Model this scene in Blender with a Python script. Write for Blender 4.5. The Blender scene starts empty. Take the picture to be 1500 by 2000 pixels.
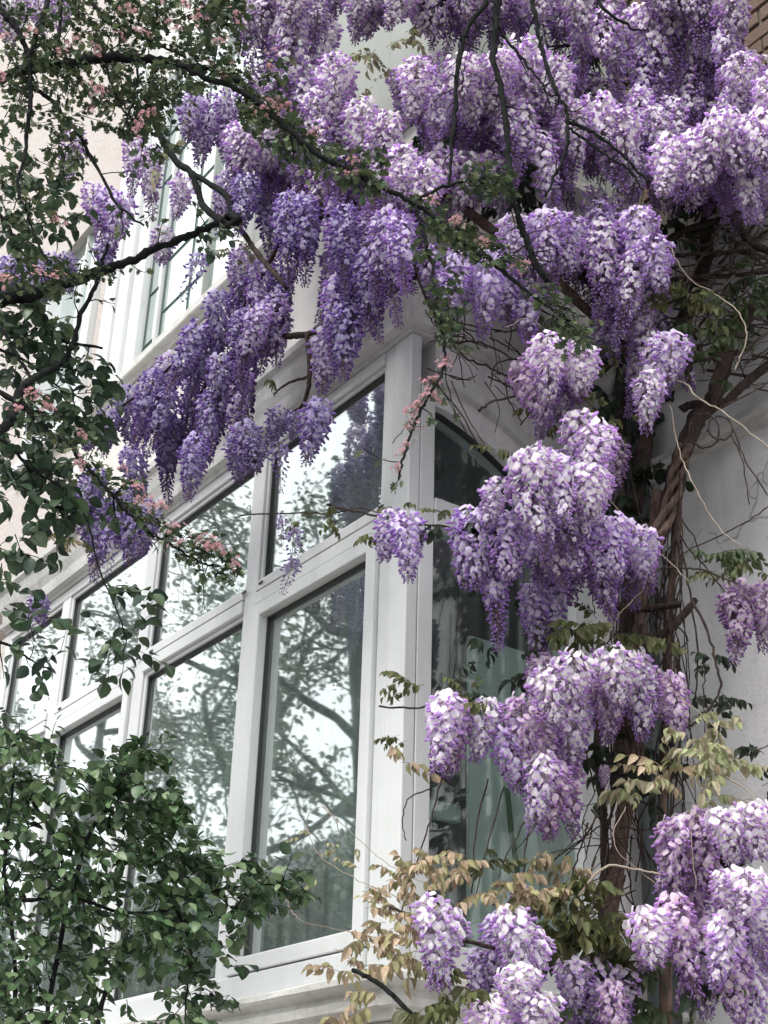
import bpy, math, random
import numpy as np
from mathutils import Vector, Matrix
random.seed(7); rng = np.random.default_rng(7)
sc = bpy.context.scene
C = bpy.context.collection

# ------------------------------------------------------------------ camera
FOC = 2787.0; PITCH = .46826; YAW = .60411; ROLL = .03177
hd = np.array([-math.cos(YAW), math.sin(YAW), 0.0]); zz = np.array([0, 0, 1.0])
FW = hd * math.cos(PITCH) + zz * math.sin(PITCH); U0 = -hd * math.sin(PITCH) + zz * math.cos(PITCH); R0 = np.cross(FW, U0)
RT = R0 * math.cos(ROLL) + U0 * math.sin(ROLL); UP = U0 * math.cos(ROLL) - R0 * math.sin(ROLL)
CAM = np.array([3.34289, -2.40037, 1.6])
cd = bpy.data.cameras.new('camera'); co = bpy.data.objects.new('camera', cd); C.objects.link(co)
cd.sensor_fit = 'VERTICAL'; cd.sensor_height = 24.0; cd.lens = 24.0 * FOC / 2000.0; cd.clip_start = .05; cd.clip_end = 500
M = Matrix.Identity(4)
for i in range(3):
    M[i][0], M[i][1], M[i][2], M[i][3] = RT[i], UP[i], -FW[i], CAM[i]
co.matrix_world = M; sc.camera = co

# ------------------------------------------------------------------ light
SUN_EL, SUN_AZ = math.radians(52), math.radians(158)       # azimuth measured clockwise from +Y
w = bpy.data.worlds.new("World"); sc.world = w; w.use_nodes = True
nt = w.node_tree; nt.nodes.clear()
out = nt.nodes.new('ShaderNodeOutputWorld'); bg = nt.nodes.new('ShaderNodeBackground')
sky = nt.nodes.new('ShaderNodeTexSky'); sky.sky_type = 'NISHITA'; sky.sun_disc = False
sky.sun_elevation = SUN_EL; sky.sun_rotation = SUN_AZ; sky.dust_density = 4; sky.air_density = 1.0; sky.ozone_density = 1
hs = nt.nodes.new('ShaderNodeHueSaturation'); hs.inputs['Saturation'].default_value = .18; hs.inputs['Value'].default_value = 1.0
mx = nt.nodes.new('ShaderNodeMix'); mx.data_type = 'RGBA'; mx.inputs[0].default_value = .72; mx.inputs[7].default_value = (10.2, 10.3, 10.5, 1)  # even cloud cover
nt.links.new(sky.outputs[0], hs.inputs['Color']); nt.links.new(hs.outputs[0], mx.inputs[6]); nt.links.new(mx.outputs[2], bg.inputs[0])
bg.inputs[1].default_value = .10; nt.links.new(bg.outputs[0], out.inputs[0])
sd = bpy.data.lights.new('sun', 'SUN'); sd.energy = 1.3; sd.angle = math.radians(16); sd.color = (1, .965, .92)
so = bpy.data.objects.new('sun', sd); C.objects.link(so)
sv = Vector((math.sin(SUN_AZ) * math.cos(SUN_EL), math.cos(SUN_AZ) * math.cos(SUN_EL), math.sin(SUN_EL)))
so.rotation_euler = sv.to_track_quat('Z', 'Y').to_euler(); so.location = (4, -6, 12)
sc.view_settings.view_transform = 'Standard'; sc.view_settings.look = 'None'; sc.view_settings.exposure = 1.22; sc.view_settings.gamma = 1
try:
    sc.cycles.max_bounces = 12; sc.cycles.diffuse_bounces = 9; sc.cycles.transmission_bounces = 8; sc.cycles.transparent_max_bounces = 12; sc.cycles.use_denoising = True
except Exception: pass

# ------------------------------------------------------------------ projection helpers (photo pixels -> places)
HF = -np.array([-math.cos(YAW), math.sin(YAW), 0.0])
HX = [0, 200, 400, 600, 800, 1000, 1250, 1500]; HV = [4.9, 4.75, 4.45, 4.02, 3.66, 3.75, 3.88, 3.72]
def ray(x, y): return FW + RT * (x - 750) / FOC - UP * (y - 1000) / FOC
def atY(x, y, Y=0.0): d = ray(x, y); return CAM + d * (Y - CAM[1]) / d[1]
def atX(x, y, X=0.0): d = ray(x, y); return CAM + d * (X - CAM[0]) / d[0]
def atH(x, y, H=None, dH=0.0):
    if H is None: H = float(np.interp(x, HX, HV))
    d = ray(x, y); return CAM + d * (H + dH) / (d @ hd)
def pxm(p): return FOC / ((np.asarray(p) - CAM) @ FW)      # pixels per metre at p
def proj(p):
    v = np.asarray(p) - CAM; z = v @ FW
    return 750 + FOC * (v @ RT) / z, 1000 - FOC * (v @ UP) / z

# ------------------------------------------------------------------ materials
def newmat(name):
    m = bpy.data.materials.new(name); m.use_nodes = True; m.node_tree.nodes.clear(); return m, m.node_tree
def N(nt, t, **k):
    n = nt.nodes.new(t)
    for a, v in k.items():
        if a.startswith('_'): setattr(n, a[1:], v)
        else: n.inputs[a.replace('__', ' ')].default_value = v
    return n
def ramp(nt, src, stops):
    r = nt.nodes.new('ShaderNodeValToRGB'); e = r.color_ramp.elements
    while len(e) < len(stops): e.new(.5)
    for i, (p, c) in enumerate(stops): e[i].position = p; e[i].color = (*c, 1) if len(c) == 3 else c
    nt.links.new(src, r.inputs[0]); return r
def mixc(nt, f, a, b, mode='MIX'):
    m = nt.nodes.new('ShaderNodeMix'); m.data_type = 'RGBA'; m.blend_type = mode
    for s, v in ((0, f), (6, a), (7, b)):
        if isinstance(v, (tuple, float, int)): m.inputs[s].default_value = (*v, 1) if isinstance(v, tuple) and len(v) == 3 else v
        else: nt.links.new(v, m.inputs[s])
    return m.outputs[2]
def coords(nt, scale=(1, 1, 1)):
    g = nt.nodes.new('ShaderNodeNewGeometry'); mp = nt.nodes.new('ShaderNodeMapping'); mp.inputs['Scale'].default_value = scale
    nt.links.new(g.outputs['Position'], mp.inputs[0]); return mp.outputs[0]
def noise(nt, vec, s, d=6, r=.6):
    n = nt.nodes.new('ShaderNodeTexNoise'); n.inputs['Scale'].default_value = s; n.inputs['Detail'].default_value = d; n.inputs['Roughness'].default_value = r
    if vec is not None: nt.links.new(vec, n.inputs['Vector'])
    return n.outputs['Fac']
def painted(name, col, dirt, rough=.55, bump=.15, bscale=60, dirt_amt=.5, streak=True, cracks=False):
    """painted render / plaster / plastic with grime in patches and runs"""
    m, nt = newmat(name); o = N(nt, 'ShaderNodeOutputMaterial'); b = N(nt, 'ShaderNodeBsdfPrincipled', Roughness=rough)
    v = coords(nt); n1 = noise(nt, v, 1.7, 8, .68); r1 = ramp(nt, n1, [(.42, (0, 0, 0)), (.72, (1, 1, 1))])
    vs = coords(nt, (9, 9, .7)); n2 = noise(nt, vs, 1.6, 6, .65); r2 = ramp(nt, n2, [(.5, (0, 0, 0)), (.75, (1, 1, 1))])
    n3 = noise(nt, v, 23, 5, .7); r3 = ramp(nt, n3, [(.56, (0, 0, 0)), (.70, (1, 1, 1))])
    c = mixc(nt, 1.0, r1.outputs[0], r2.outputs[0] if streak else (.4, .4, .4), 'SCREEN')
    c = mixc(nt, .35, c, r3.outputs[0], 'ADD')
    sc_ = N(nt, 'ShaderNodeMath', _operation='MULTIPLY'); nt.links.new(c, sc_.inputs[0]); sc_.inputs[1].default_value = dirt_amt
    col_ = mixc(nt, sc_.outputs[0], col, dirt)
    if cracks:
        nn_ = nt.nodes.new('ShaderNodeTexNoise'); nn_.inputs['Scale'].default_value = 5; nt.links.new(v, nn_.inputs['Vector'])
        ad = N(nt, 'ShaderNodeVectorMath', _operation='MULTIPLY_ADD'); nt.links.new(nn_.outputs['Color'], ad.inputs[0]); ad.inputs[1].default_value = (.45, .45, .45); nt.links.new(v, ad.inputs[2])
        vo = nt.nodes.new('ShaderNodeTexVoronoi'); vo.feature = 'DISTANCE_TO_EDGE'; vo.inputs['Scale'].default_value = 1.5; nt.links.new(ad.outputs[0], vo.inputs['Vector'])
        rc = ramp(nt, vo.outputs['Distance'], [(0, (1, 1, 1)), (.012, (0, 0, 0))]); gate = ramp(nt, n1, [(.45, (0, 0, 0)), (.55, (.75, .75, .75))])
        cf = mixc(nt, 1.0, rc.outputs[0], gate.outputs[0], 'MULTIPLY'); col_ = mixc(nt, cf, col_, tuple(x * .35 for x in dirt))
    nt.links.new(col_, b.inputs['Base Color'])
    bp = N(nt, 'ShaderNodeBump', Strength=bump, Distance=.01); nt.links.new(noise(nt, v, bscale, 6, .7), bp.inputs['Height']); nt.links.new(bp.outputs[0], b.inputs['Normal'])
    nt.links.new(b.outputs[0], o.inputs[0]); return m
M_upvc = painted('white_plastic', (.62, .64, .64), (.40, .41, .39), .36, .03, 30, .34)
M_wht = painted('white_render', (.72, .715, .72), (.40, .39, .39), .85, .35, 70, .6, cracks=True)
M_spand = painted('cream_render', (.64, .63, .60), (.44, .42, .39), .8, .2, 80, .5, cracks=True)
M_pink = painted('pink_roughcast', (.55, .51, .48), (.41, .365, .335), .95, 1.0, 38, .45, False)
M_trim = painted('old_stone_trim', (.60, .60, .585), (.24, .235, .22), .85, .5, 45, .6)
M_sill = painted('weathered_sill_paint', (.66, .66, .63), (.22, .21, .18), .8, .6, 40, .5)
M_grey = painted('grey_render', (.31, .33, .305), (.22, .23, .21), .85, .2, 70, .4)
M_gask = painted('black_rubber', (.015, .017, .017), (.05, .05, .05), .5, .05, 30, .3)
M_pipe = painted('dark_painted_iron', (.022, .03, .033), (.06, .06, .055), .45, .2, 50, .35)
M_brick = painted('brown_brick', (.15, .098, .072), (.08, .055, .045), .9, .7, 60, .6, False)
M_mort = painted('mortar', (.13, .115, .10), (.07, .06, .05), .95, .5, 60, .5, False)
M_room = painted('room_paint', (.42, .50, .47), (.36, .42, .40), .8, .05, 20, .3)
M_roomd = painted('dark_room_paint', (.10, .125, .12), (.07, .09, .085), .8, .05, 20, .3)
M_curt = painted('pale_curtain', (.64, .69, .67), (.52, .57, .55), .9, .1, 20, .3)
M_asph = painted('asphalt', (.05, .05, .052), (.035, .035, .035), .9, .6, 80, .5, False)
M_pave = painted('paving_stone', (.28, .27, .25), (.18, .17, .16), .9, .4, 50, .5, False)
M_redb = painted('red_brick_wall', (.26, .13, .10), (.15, .09, .08), .9, .5, 30, .6)
M_slate = painted('slate', (.07, .075, .085), (.05, .05, .05), .7, .4, 20, .5)
M_lead = painted('window_lead_bar', (.05, .08, .08), (.04, .06, .06), .5, .05, 20, .3)

def bark(name, c1, c2, sc_=60):
    m, nt = newmat(name); o = N(nt, 'ShaderNodeOutputMaterial'); b = N(nt, 'ShaderNodeBsdfPrincipled', Roughness=.95); b.inputs['Specular IOR Level'].default_value = .12
    v = coords(nt, (1, 1, .35)); n = noise(nt, v, sc_, 8, .7); r = ramp(nt, n, [(.35, c1), (.7, c2)])
    n2 = noise(nt, coords(nt), 11, 4, .6); r2 = ramp(nt, n2, [(.52, (0, 0, 0)), (.68, (.6, .6, .6))])
    c = mixc(nt, r2.outputs[0], r.outputs[0], tuple(min(1, x * 1.25 + .005) for x in c2)); nt.links.new(c, b.inputs['Base Color'])
    bp = N(nt, 'ShaderNodeBump', Strength=.9, Distance=.006); nt.links.new(n, bp.inputs['Height']); nt.links.new(bp.outputs[0], b.inputs['Normal'])
    nt.links.new(b.outputs[0], o.inputs[0]); return m
M_vine = bark('vine_bark', (.016, .012, .011), (.075, .056, .049))
M_haw = bark('hawthorn_bark', (.006, .007, .007), (.020, .022, .021), 90)
M_brn = bark('young_brown_bark', (.045, .030, .026), (.17, .12, .10), 90)
M_pale = bark('pale_shoot', (.22, .18, .14), (.38, .33, .27), 90)

def veg(name, rough=.45, trans=.3, veins=False, spec=.35, var=.22):
    m, nt = newmat(name); o = N(nt, 'ShaderNodeOutputMaterial'); b = N(nt, 'ShaderNodeBsdfPrincipled', Roughness=rough); b.inputs['Specular IOR Level'].default_value = spec
    a = nt.nodes.new('ShaderNodeAttribute'); a.attribute_name = 'tint'
    oi = nt.nodes.new('ShaderNodeObjectInfo'); h = nt.nodes.new('ShaderNodeHueSaturation')
    mr = N(nt, 'ShaderNodeMapRange'); nt.links.new(oi.outputs['Random'], mr.inputs[0]); mr.inputs[3].default_value = 1 - var; mr.inputs[4].default_value = 1 + var * .8
    nt.links.new(a.outputs['Color'], h.inputs['Color']); nt.links.new(mr.outputs[0], h.inputs['Value'])
    c = h.outputs[0]
    n = noise(nt, coords(nt), 140, 3, .6); r = ramp(nt, n, [(.3, (.78, .78, .78)), (.7, (1.12, 1.12, 1.12))]); c = mixc(nt, 1.0, c, r.outputs[0], 'MULTIPLY')
    nt.links.new(c, b.inputs['Base Color']); t = N(nt, 'ShaderNodeBsdfTranslucent'); nt.links.new(c, t.inputs[0])
    ms = N(nt, 'ShaderNodeMixShader', Fac=trans); nt.links.new(b.outputs[0], ms.inputs[1]); nt.links.new(t.outputs[0], ms.inputs[2]); nt.links.new(ms.outputs[0], o.inputs[0]); return m
M_petal = veg('petal', .6, .46, spec=.15, var=.12)
M_leaf = veg('leaf', .42, .22, spec=.4, var=.18)
M_wleaf = veg('young_leaf', .5, .35, spec=.3, var=.2)

def glassmat(name, base=.25, gain=.95, tint=(.80, .90, .87), film=(.06, .22)):
    m, nt = newmat(name); o = N(nt, 'ShaderNodeOutputMaterial'); lw = N(nt, 'ShaderNodeLayerWeight', Blend=.5)
    p = N(nt, 'ShaderNodeMath', _operation='POWER'); nt.links.new(lw.outputs['Facing'], p.inputs[0]); p.inputs[1].default_value = 2
    ma = N(nt, 'ShaderNodeMath', _operation='MULTIPLY_ADD', _use_clamp=True); nt.links.new(p.outputs[0], ma.inputs[0]); ma.inputs[1].default_value = gain; ma.inputs[2].default_value = base
    g = N(nt, 'ShaderNodeBsdfGlossy', Roughness=.02); g.inputs[0].default_value = (.93, .97, .96, 1); t = N(nt, 'ShaderNodeBsdfTransparent'); t.inputs[0].default_value = (*tint, 1)
    bp = N(nt, 'ShaderNodeBump', Strength=.03, Distance=.02); nt.links.new(noise(nt, coords(nt), 2.6, 1, .4), bp.inputs['Height']); nt.links.new(bp.outputs[0], g.inputs['Normal'])
    ms = N(nt, 'ShaderNodeMixShader'); nt.links.new(ma.outputs[0], ms.inputs[0]); nt.links.new(t.outputs[0], ms.inputs[1]); nt.links.new(g.outputs[0], ms.inputs[2])
    d = N(nt, 'ShaderNodeBsdfDiffuse'); d.inputs[0].default_value = (.5, .55, .53, 1)      # dust film
    nf = noise(nt, coords(nt, (14, 14, 1.5)), 2, 5, .6); rf = ramp(nt, nf, [(.35, (film[0],) * 3), (.8, (film[1],) * 3)])
    m2 = N(nt, 'ShaderNodeMixShader'); nt.links.new(rf.outputs[0], m2.inputs[0]); nt.links.new(ms.outputs[0], m2.inputs[1]); nt.links.new(d.outputs[0], m2.inputs[2]); nt.links.new(m2.outputs[0], o.inputs[0]); return m
M_glass = glassmat('window_glass')
M_glass2 = glassmat('side_window_glass', .07, .55, (.86, .92, .90), (.03, .08))

# ------------------------------------------------------------------ mesh helpers
class MB:
    def __init__(s): s.v = []; s.f = []
    def add(s, V, F): n = len(s.v); s.v += [tuple(p) for p in V]; s.f += [tuple(i + n for i in f) for f in F]
    def box(s, x0, x1, y0, y1, z0, z1):
        s.add([(x0, y0, z0), (x1, y0, z0), (x1, y1, z0), (x0, y1, z0), (x0, y0, z1), (x1, y0, z1), (x1, y1, z1), (x0, y1, z1)],
              [(0, 3, 2, 1), (4, 5, 6, 7), (0, 1, 5, 4), (1, 2, 6, 5), (2, 3, 7, 6), (3, 0, 4, 7)])
    def mesh(s, name): m = bpy.data.meshes.new(name); m.from_pydata(s.v, [], s.f); m.update(); return m
def link(name, mesh, mat, parent=None, bevel=0, loc=None):
    o = bpy.data.objects.new(name, mesh); C.objects.link(o)
    if mat and len(mesh.materials) == 0: mesh.materials.append(mat)
    if parent:
        o.parent = parent; pl = world_loc(parent)
        o.location = (Vector(loc) if loc else Vector((0, 0, 0))) - pl
    elif loc: o.location = loc
    if bevel:
        b = o.modifiers.new('bevel', 'BEVEL'); b.width = bevel; b.segments = 2; b.limit_method = 'ANGLE'
        for p in mesh.polygons: p.use_smooth = False
    return o
def world_loc(o):
    l = Vector(o.location); p = o.parent
    while p: l += Vector(p.location); p = p.parent
    return l
def empty(name, label, cat, loc, group=None):
    o = bpy.data.objects.new(name, None); C.objects.link(o); o.location = loc; o['label'] = label; o['category'] = cat; o.empty_display_size = .1
    if group: o['group'] = group
    return o
def box(name, mat, parent, x0, x1, y0, y1, z0, z1, bevel=.003):
    m = MB(); m.box(x0, x1, y0, y1, z0, z1); return link(name, m.mesh(name), mat, parent, bevel)
def trimesh(name, V, T, tint=None, mat=None, smooth=True):
    V = np.asarray(V, np.float32); T = np.asarray(T, np.int32); m = bpy.data.meshes.new(name)
    m.vertices.add(len(V)); m.vertices.foreach_set('co', V.ravel()); m.loops.add(T.size); m.loops.foreach_set('vertex_index', T.ravel())
    m.polygons.add(len(T)); m.polygons.foreach_set('loop_start', np.arange(0, T.size, 3, dtype=np.int32))
    try: m.polygons.foreach_set('loop_total', np.full(len(T), 3, np.int32))
    except Exception: pass
    m.polygons.foreach_set('use_smooth', np.full(len(T), smooth))
    if tint is not None:
        a = m.attributes.new('tint', 'FLOAT_COLOR', 'POINT'); c = np.ones((len(V), 4), np.float32); c[:, :3] = tint; a.data.foreach_set('color', c.ravel())
    m.update(calc_edges=True)
    if mat: m.materials.append(mat)
    return m
def unit(v): v = np.asarray(v, float); return v / (np.linalg.norm(v, axis=-1, keepdims=True) + 1e-12)
def crom(P, n=6):
    P = np.asarray(P, float)
    if len(P) < 3:
        t = np.linspace(0, 1, n + 1)[:, None]; return P[0] * (1 - t) + P[-1] * t
    Q = np.vstack([2 * P[0] - P[1], P, 2 * P[-1] - P[-2]]); o = []
    for i in range(1, len(Q) - 2):
        for t in np.arange(n) / n:
            a, b, c, d = Q[i - 1], Q[i], Q[i + 1], Q[i + 2]
            o.append(.5 * (2 * b + (c - a) * t + (2 * a - 5 * b + 4 * c - d) * t * t + (3 * b - a - 3 * c + d) * t ** 3))
    o.append(P[-1]); return np.array(o)
def tube(P, R, k=6, rough=.12):
    P = np.asarray(P, float); n = len(P); R = np.broadcast_to(np.asarray(R, float), (n,)); T = unit(np.gradient(P, axis=0))
    a = np.cross(T[0], [0, 0, 1.]); a = unit(a if np.linalg.norm(a) > .1 else np.cross(T[0], [1., 0, 0])); V = []
    an = np.arange(k) * 2 * math.pi / k
    for i in range(n):
        a = unit(a - T[i] * (a @ T[i])); b = np.cross(T[i], a); r = R[i] * (1 + rough * rng.uniform(-1, 1, k))
        V.append(P[i] + (np.cos(an) * r)[:, None] * a + (np.sin(an) * r)[:, None] * b)
    V.append(P[:1]); V.append(P[-1:]); V = np.vstack(V); F = []
    i = np.arange(n - 1)[:, None] * k; j = np.arange(k)[None]; j2 = (j + 1) % k
    A = (i + j).ravel(); B = (i + j2).ravel(); Cc = (i + k + j2).ravel(); D = (i + k + j).ravel()
    F = np.vstack([np.c_[A, B, Cc], np.c_[A, Cc, D], [(n * k, (q + 1) % k, q) for q in range(k)], [(n * k + 1, (n - 1) * k + q, (n - 1) * k + (q + 1) % k) for q in range(k)]])
    return V, F
def join(parts):
    V, T, o = [], [], 0
    for v, t in parts: V.append(v); T.append(np.asarray(t) + o); o += len(v)
    return np.vstack(V), np.vstack(T)
def scatter(tmpl, mats, locs, tints):
    """tmpl: (V,T,shade) ; mats (M,3,3) ; locs (M,3) ; tints (M,3)"""
    V, T, S = tmpl; m = len(locs); n = len(V)
    VV = np.einsum('mij,nj->mni', mats, V) + locs[:, None]; TT = T[None] + (np.arange(m) * n)[:, None, None]
    CC = np.clip(tints[:, None] * S[None], 0, 1)
    return VV.reshape(-1, 3), TT.reshape(-1, 3), CC.reshape(-1, 3)
def joinc(parts):
    V, T, K, o = [], [], [], 0
    for v, t, c in parts: V.append(v); T.append(t + o); K.append(c); o += len(v)
    return np.vstack(V), np.vstack(T), np.vstack(K)

# ------------------------------------------------------------------ leaf templates (length 1 along +y, normal +z)
def leaf_ovate(wd=.30, tipy=1.0, fold=.18, droop=.25, blunt=1.0):
    ys = np.array([0, .12, .35, .6, .82, 1.0]); ws = np.array([.02, .55, 1.0, .92, .5 * blunt, .0]) * wd
    V = []
    for y, q in zip(ys, ws): V += [(-q, y, q * fold * 1.6 - droop * y * y), (0, y, -droop * y * y), (q, y, q * fold * 1.6 - droop * y * y)]
    T = []
    for i in range(5):
        a = i * 3
        T += [(a, a + 1, a + 4), (a, a + 4, a + 3), (a + 1, a + 2, a + 5), (a + 1, a + 5, a + 4)]
    V = np.array(V); S = np.ones((len(V), 3)) * .95; S[1::3] = 1.15
    return V, np.array(T), S
def leaf_lobed():
    pts = [(.0, 0), (.10, .22), (.42, .30), (.24, .46), (.50, .62), (.22, .70), (.26, .92), (0, 1.0)]
    R = [(x, y) for x, y in pts]; L = [(-x, y) for x, y in pts[1:-1]][::-1]
    V = [(x, y, abs(x) * .3 - .25 * y * y) for x, y in R + L]; V.append((0, .5, -.05)); c = len(V) - 1; n = c
    T = [(c, i, (i + 1) % n) for i in range(n)]; V = np.array(V); S = np.ones((len(V), 3)); S[c] = .9
    return V, np.array(T), S
LF_ov = leaf_ovate(); LF_round = leaf_ovate(.40, blunt=1.25, droop=.3); LF_lob = leaf_lobed(); LF_lan = leaf_ovate(.19, droop=.5, fold=.35)
def basis(d, n):
    d = unit(d); s = unit(np.cross(d, n)); n2 = np.cross(s, d); return np.stack([s, d, n2], -1)

# ------------------------------------------------------------------ ground
def struct(name, mesh, mat):
    o = link(name, mesh, mat); o['kind'] = 'structure'; return o
def slab(name, mat, *b): m = MB(); m.box(*b); return struct(name, m.mesh(name), mat)
slab('ground', M_asph, -250, 250, -250, 250, -.6, -.14)
slab('pavement', M_pave, -60, 60, -3.9, 3, -.30, 0)
slab('far_pavement', M_pave, -60, 60, -14, -10.6, -.30, 0)
slab('kerb', M_grey, -60, 60, -4.06, -3.903, -.30, .004)

# ------------------------------------------------------------------ the house
house = empty('house', 'pale rendered house with a white framed bay window and a pink upper wall', 'house', (0, 0, 0))
W = lambda n, mat, *b, **k: box(n, mat, house, *b, **k)
MY = 1.05                                                    # face of the main wall right of the bay
# walls (thick solids); right hand wing
W('wall', M_wht, -.24, 7.0, MY + .002, MY + .35, 0, 5.0, bevel=0)
# lower bay apron (front and side), below the window
W('wall', M_wht, -3.62, .0, .03, .33, 0, 2.12, bevel=.004)
W('wall', M_wht, -.30, -.0, .333, MY, 0, 2.12, bevel=0)
# spandrel over the bay windows, front and side
W('spandrel', M_spand, -3.05, 0, .0, .25, 4.62, 5.33, bevel=.003)
W('spandrel', M_wht, -.25, -.0, .253, MY, 4.62, 5.33, bevel=0)
# left wall, pink roughcast: one piece beside and above the bay, with openings left for the arched window
for b in ((-9, -3.62, .04, .34, 0, 4.42), (-9, -3.053, .04, .34, 4.62, 5.46), (-9, -3.92, .04, .34, 5.463, 13), (-3.10, -2.87, .04, .34, 5.463, 13), (-3.917, -3.103, .04, .34, 7.0, 13)):
    W('pink_wall', M_pink, *b, bevel=0)
# upper storey right of the big upper window
W('upper_wall', M_grey, -1.32, 0, .05, .35, 5.42, 13, bevel=0)
W('upper_wall', M_grey, -.25, 0, .353, MY + .010, 5.42, 13, bevel=0)
W('upper_wall', M_spand, -2.87, -1.323, .05, .35, 7.5, 13, bevel=0)
W('pilaster', M_upvc, -2.868, -2.73, -.02, .2, 5.40, 13, bevel=.006)
# brick upper wall on the right wing: backing + individual bricks where they show
bw = W('brick_wall', M_mort, -.24, 7.0, MY + .012, MY + .35, 5.003, 13, bevel=0)
bm = MB(); bm.box(-.106, .106, -.02, .04, -.031, .031); bmesh_ = []
for v in range(4):
    mm = MB(); e = [random.uniform(-.003, .003) for _ in range(6)]; mm.box(-.106 + e[0], .106 + e[1], -.0 + e[2] * .8, .05, -.0315 + e[3] * .6, .0315 + e[4] * .6)
    me = mm.mesh('brick'); me.materials.append(M_brick); bmesh_.append(me)
bz = 5.04; row = 0
while bz < 6.6:
    bx = .02 + (.1125 if row % 2 else 0)
    while bx < 1.35:
        q = proj((bx, MY, bz))
        if 1180 < q[0] < 1540 and -60 < q[1] < 420:
            o = link('brick', random.choice(bmesh_), None, bw, loc=(bx + .1, MY + random.uniform(-.003, .003), bz)); o.rotation_euler.y = random.uniform(-.006, .006)
            b = o.modifiers.new('bevel', 'BEVEL'); b.width = .004; b.segments = 1
        bx += .225
    bz += .075; row += 1
# mouldings: profile swept round the bay corner
def sweep(name, mat, path, prof, parent=house, smooth=False, jit=.0):
    P = [np.array(p, float) for p in path]; n = len(P); V = []; k = len(prof)
    for i in range(n):
        if i == 0: d = unit(P[1] - P[0]); nn = np.array([d[1], -d[0]]); sc2 = 1
        elif i == n - 1: d = unit(P[-1] - P[-2]); nn = np.array([d[1], -d[0]]); sc2 = 1
        else:
            d1 = unit(P[i] - P[i - 1]); d2 = unit(P[i + 1] - P[i]); n1 = np.array([d1[1], -d1[0]]); n2 = np.array([d2[1], -d2[0]]); nn = unit(n1 + n2); sc2 = 1 / max(.3, nn @ n1)
        for (o_, z) in prof:
            jo = random.uniform(-jit, jit); V.append((P[i][0] + nn[0] * (o_ + jo) * sc2, P[i][1] + nn[1] * (o_ + jo) * sc2, z + random.uniform(-jit, jit)))
    F = []
    for i in range(n - 1):
        for j in range(k):
            j2 = (j + 1) % k; F.append((i * k + j, i * k + j2, (i + 1) * k + j2, (i + 1) * k + j))
    F.append(tuple(range(k))[::-1]); F.append(tuple((n - 1) * k + j for j in range(k)))
    m = MB(); m.add(V, F); return link(name, m.mesh(name), mat, parent)
def dense(path, st=.12):
    o = []
    for a, b in zip(path[:-1], path[1:]):
        a = np.array(a, float); b = np.array(b, float); n = max(1, int(np.linalg.norm(b - a) / st)); o += [a + (b - a) * t / n for t in range(n)]
    o.append(np.array(path[-1], float)); return o
FR = [(-3.62, 0), (0, 0), (0, MY)]
sweep('cornice', M_trim, dense(FR), [(-.1, 4.383), (.012, 4.383), (.014, 4.397), (.045, 4.402), (.05, 4.425), (.035, 4.435), (.042, 4.47), (.062, 4.51), (.075, 4.55), (.078, 4.575), (.10, 4.585), (.104, 4.612), (.06, 4.622), (-.1, 4.628)], jit=.0012)
sweep('upper_sill', M_sill, dense([(-3.05, 0), (0, 0), (0, MY)]), [(-.1, 5.333), (.012, 5.333), (.022, 5.348), (.05, 5.352), (.055, 5.36), (.055, 5.40), (.04, 5.408), (-.1, 5.412)], jit=.001)
sweep('sill_moulding', M_sill, dense(FR), [(-.1, 2.245), (-.1, 2.125), (.035, 2.125), (.038, 2.15), (.06, 2.156), (.064, 2.178), (.055, 2.186), (.05, 2.20), (.085, 2.212), (.094, 2.222), (.092, 2.238), (.07, 2.246)], jit=.0018)
sweep('sill_moulding', M_sill, dense(FR), [(-.05, 2.122), (-.05, 1.99), (.02, 1.99), (.024, 2.03), (.012, 2.045), (.016, 2.085), (.005, 2.10), (.005, 2.122)], jit=.0015)
sweep('string_course', M_trim, dense([(.0, MY), (7.0, MY)], .3), [(-.05, 4.10), (.03, 4.10), (.035, 4.125), (.06, 4.13), (.062, 4.155), (.02, 4.17), (-.05, 4.172)], jit=.001)
sweep('string_course', M_trim, dense([(.0, MY), (7.0, MY)], .3), [(-.05, 4.44), (.02, 4.44), (.022, 4.475), (-.05, 4.48)], jit=.001)
sweep('string_course', M_trim, dense([(.0, MY), (7.0, MY)], .3), [(-.05, 4.80), (.03, 4.80), (.04, 4.84), (.09, 4.86), (.11, 4.90), (.12, 4.94), (.12, 4.97), (-.05, 4.995)], jit=.001)

# ---- windows
def window(label=None):
    o = bpy.data.objects.new('window', None); C.objects.link(o); o.parent = house; o.empty_display_size = .1
    if label: o['label'] = label
    return o
def quadring(x0, x1, z0, z1, t, y0, y1):                      # a mitred rectangular frame as one mesh
    m = MB(); O = [(x0, z0), (x1, z0), (x1, z1), (x0, z1)]; I = [(x0 + t, z0 + t), (x1 - t, z0 + t), (x1 - t, z1 - t), (x0 + t, z1 - t)]
    V = [(x, y0, z) for x, z in O] + [(x, y0, z) for x, z in I] + [(x, y1, z) for x, z in O] + [(x, y1, z) for x, z in I]; F = []
    for i in range(4):
        j = (i + 1) % 4; F += [(i, j, 4 + j, 4 + i), (8 + j, 8 + i, 12 + i, 12 + j), (i, 8 + i, 8 + j, j), (4 + j, 12 + j, 12 + i, 4 + i)]
    m.add(V, F); return m
bay = window('three light white plastic bay window reflecting trees and sky')
B = lambda n, *b, **k: box(n, M_upvc, bay, *b, **k)
VX = [-3.60, -2.85, -1.925, -1.005, -.13]                     # mullion centres
Y0, Y1 = .0, .075
ztr = 3.725
B('head', -3.62, -.16, Y0, Y1, 4.335, 4.38)
B('cill', -3.62, -.16, Y0 - .012, Y1, 2.25, 2.335)
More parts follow.
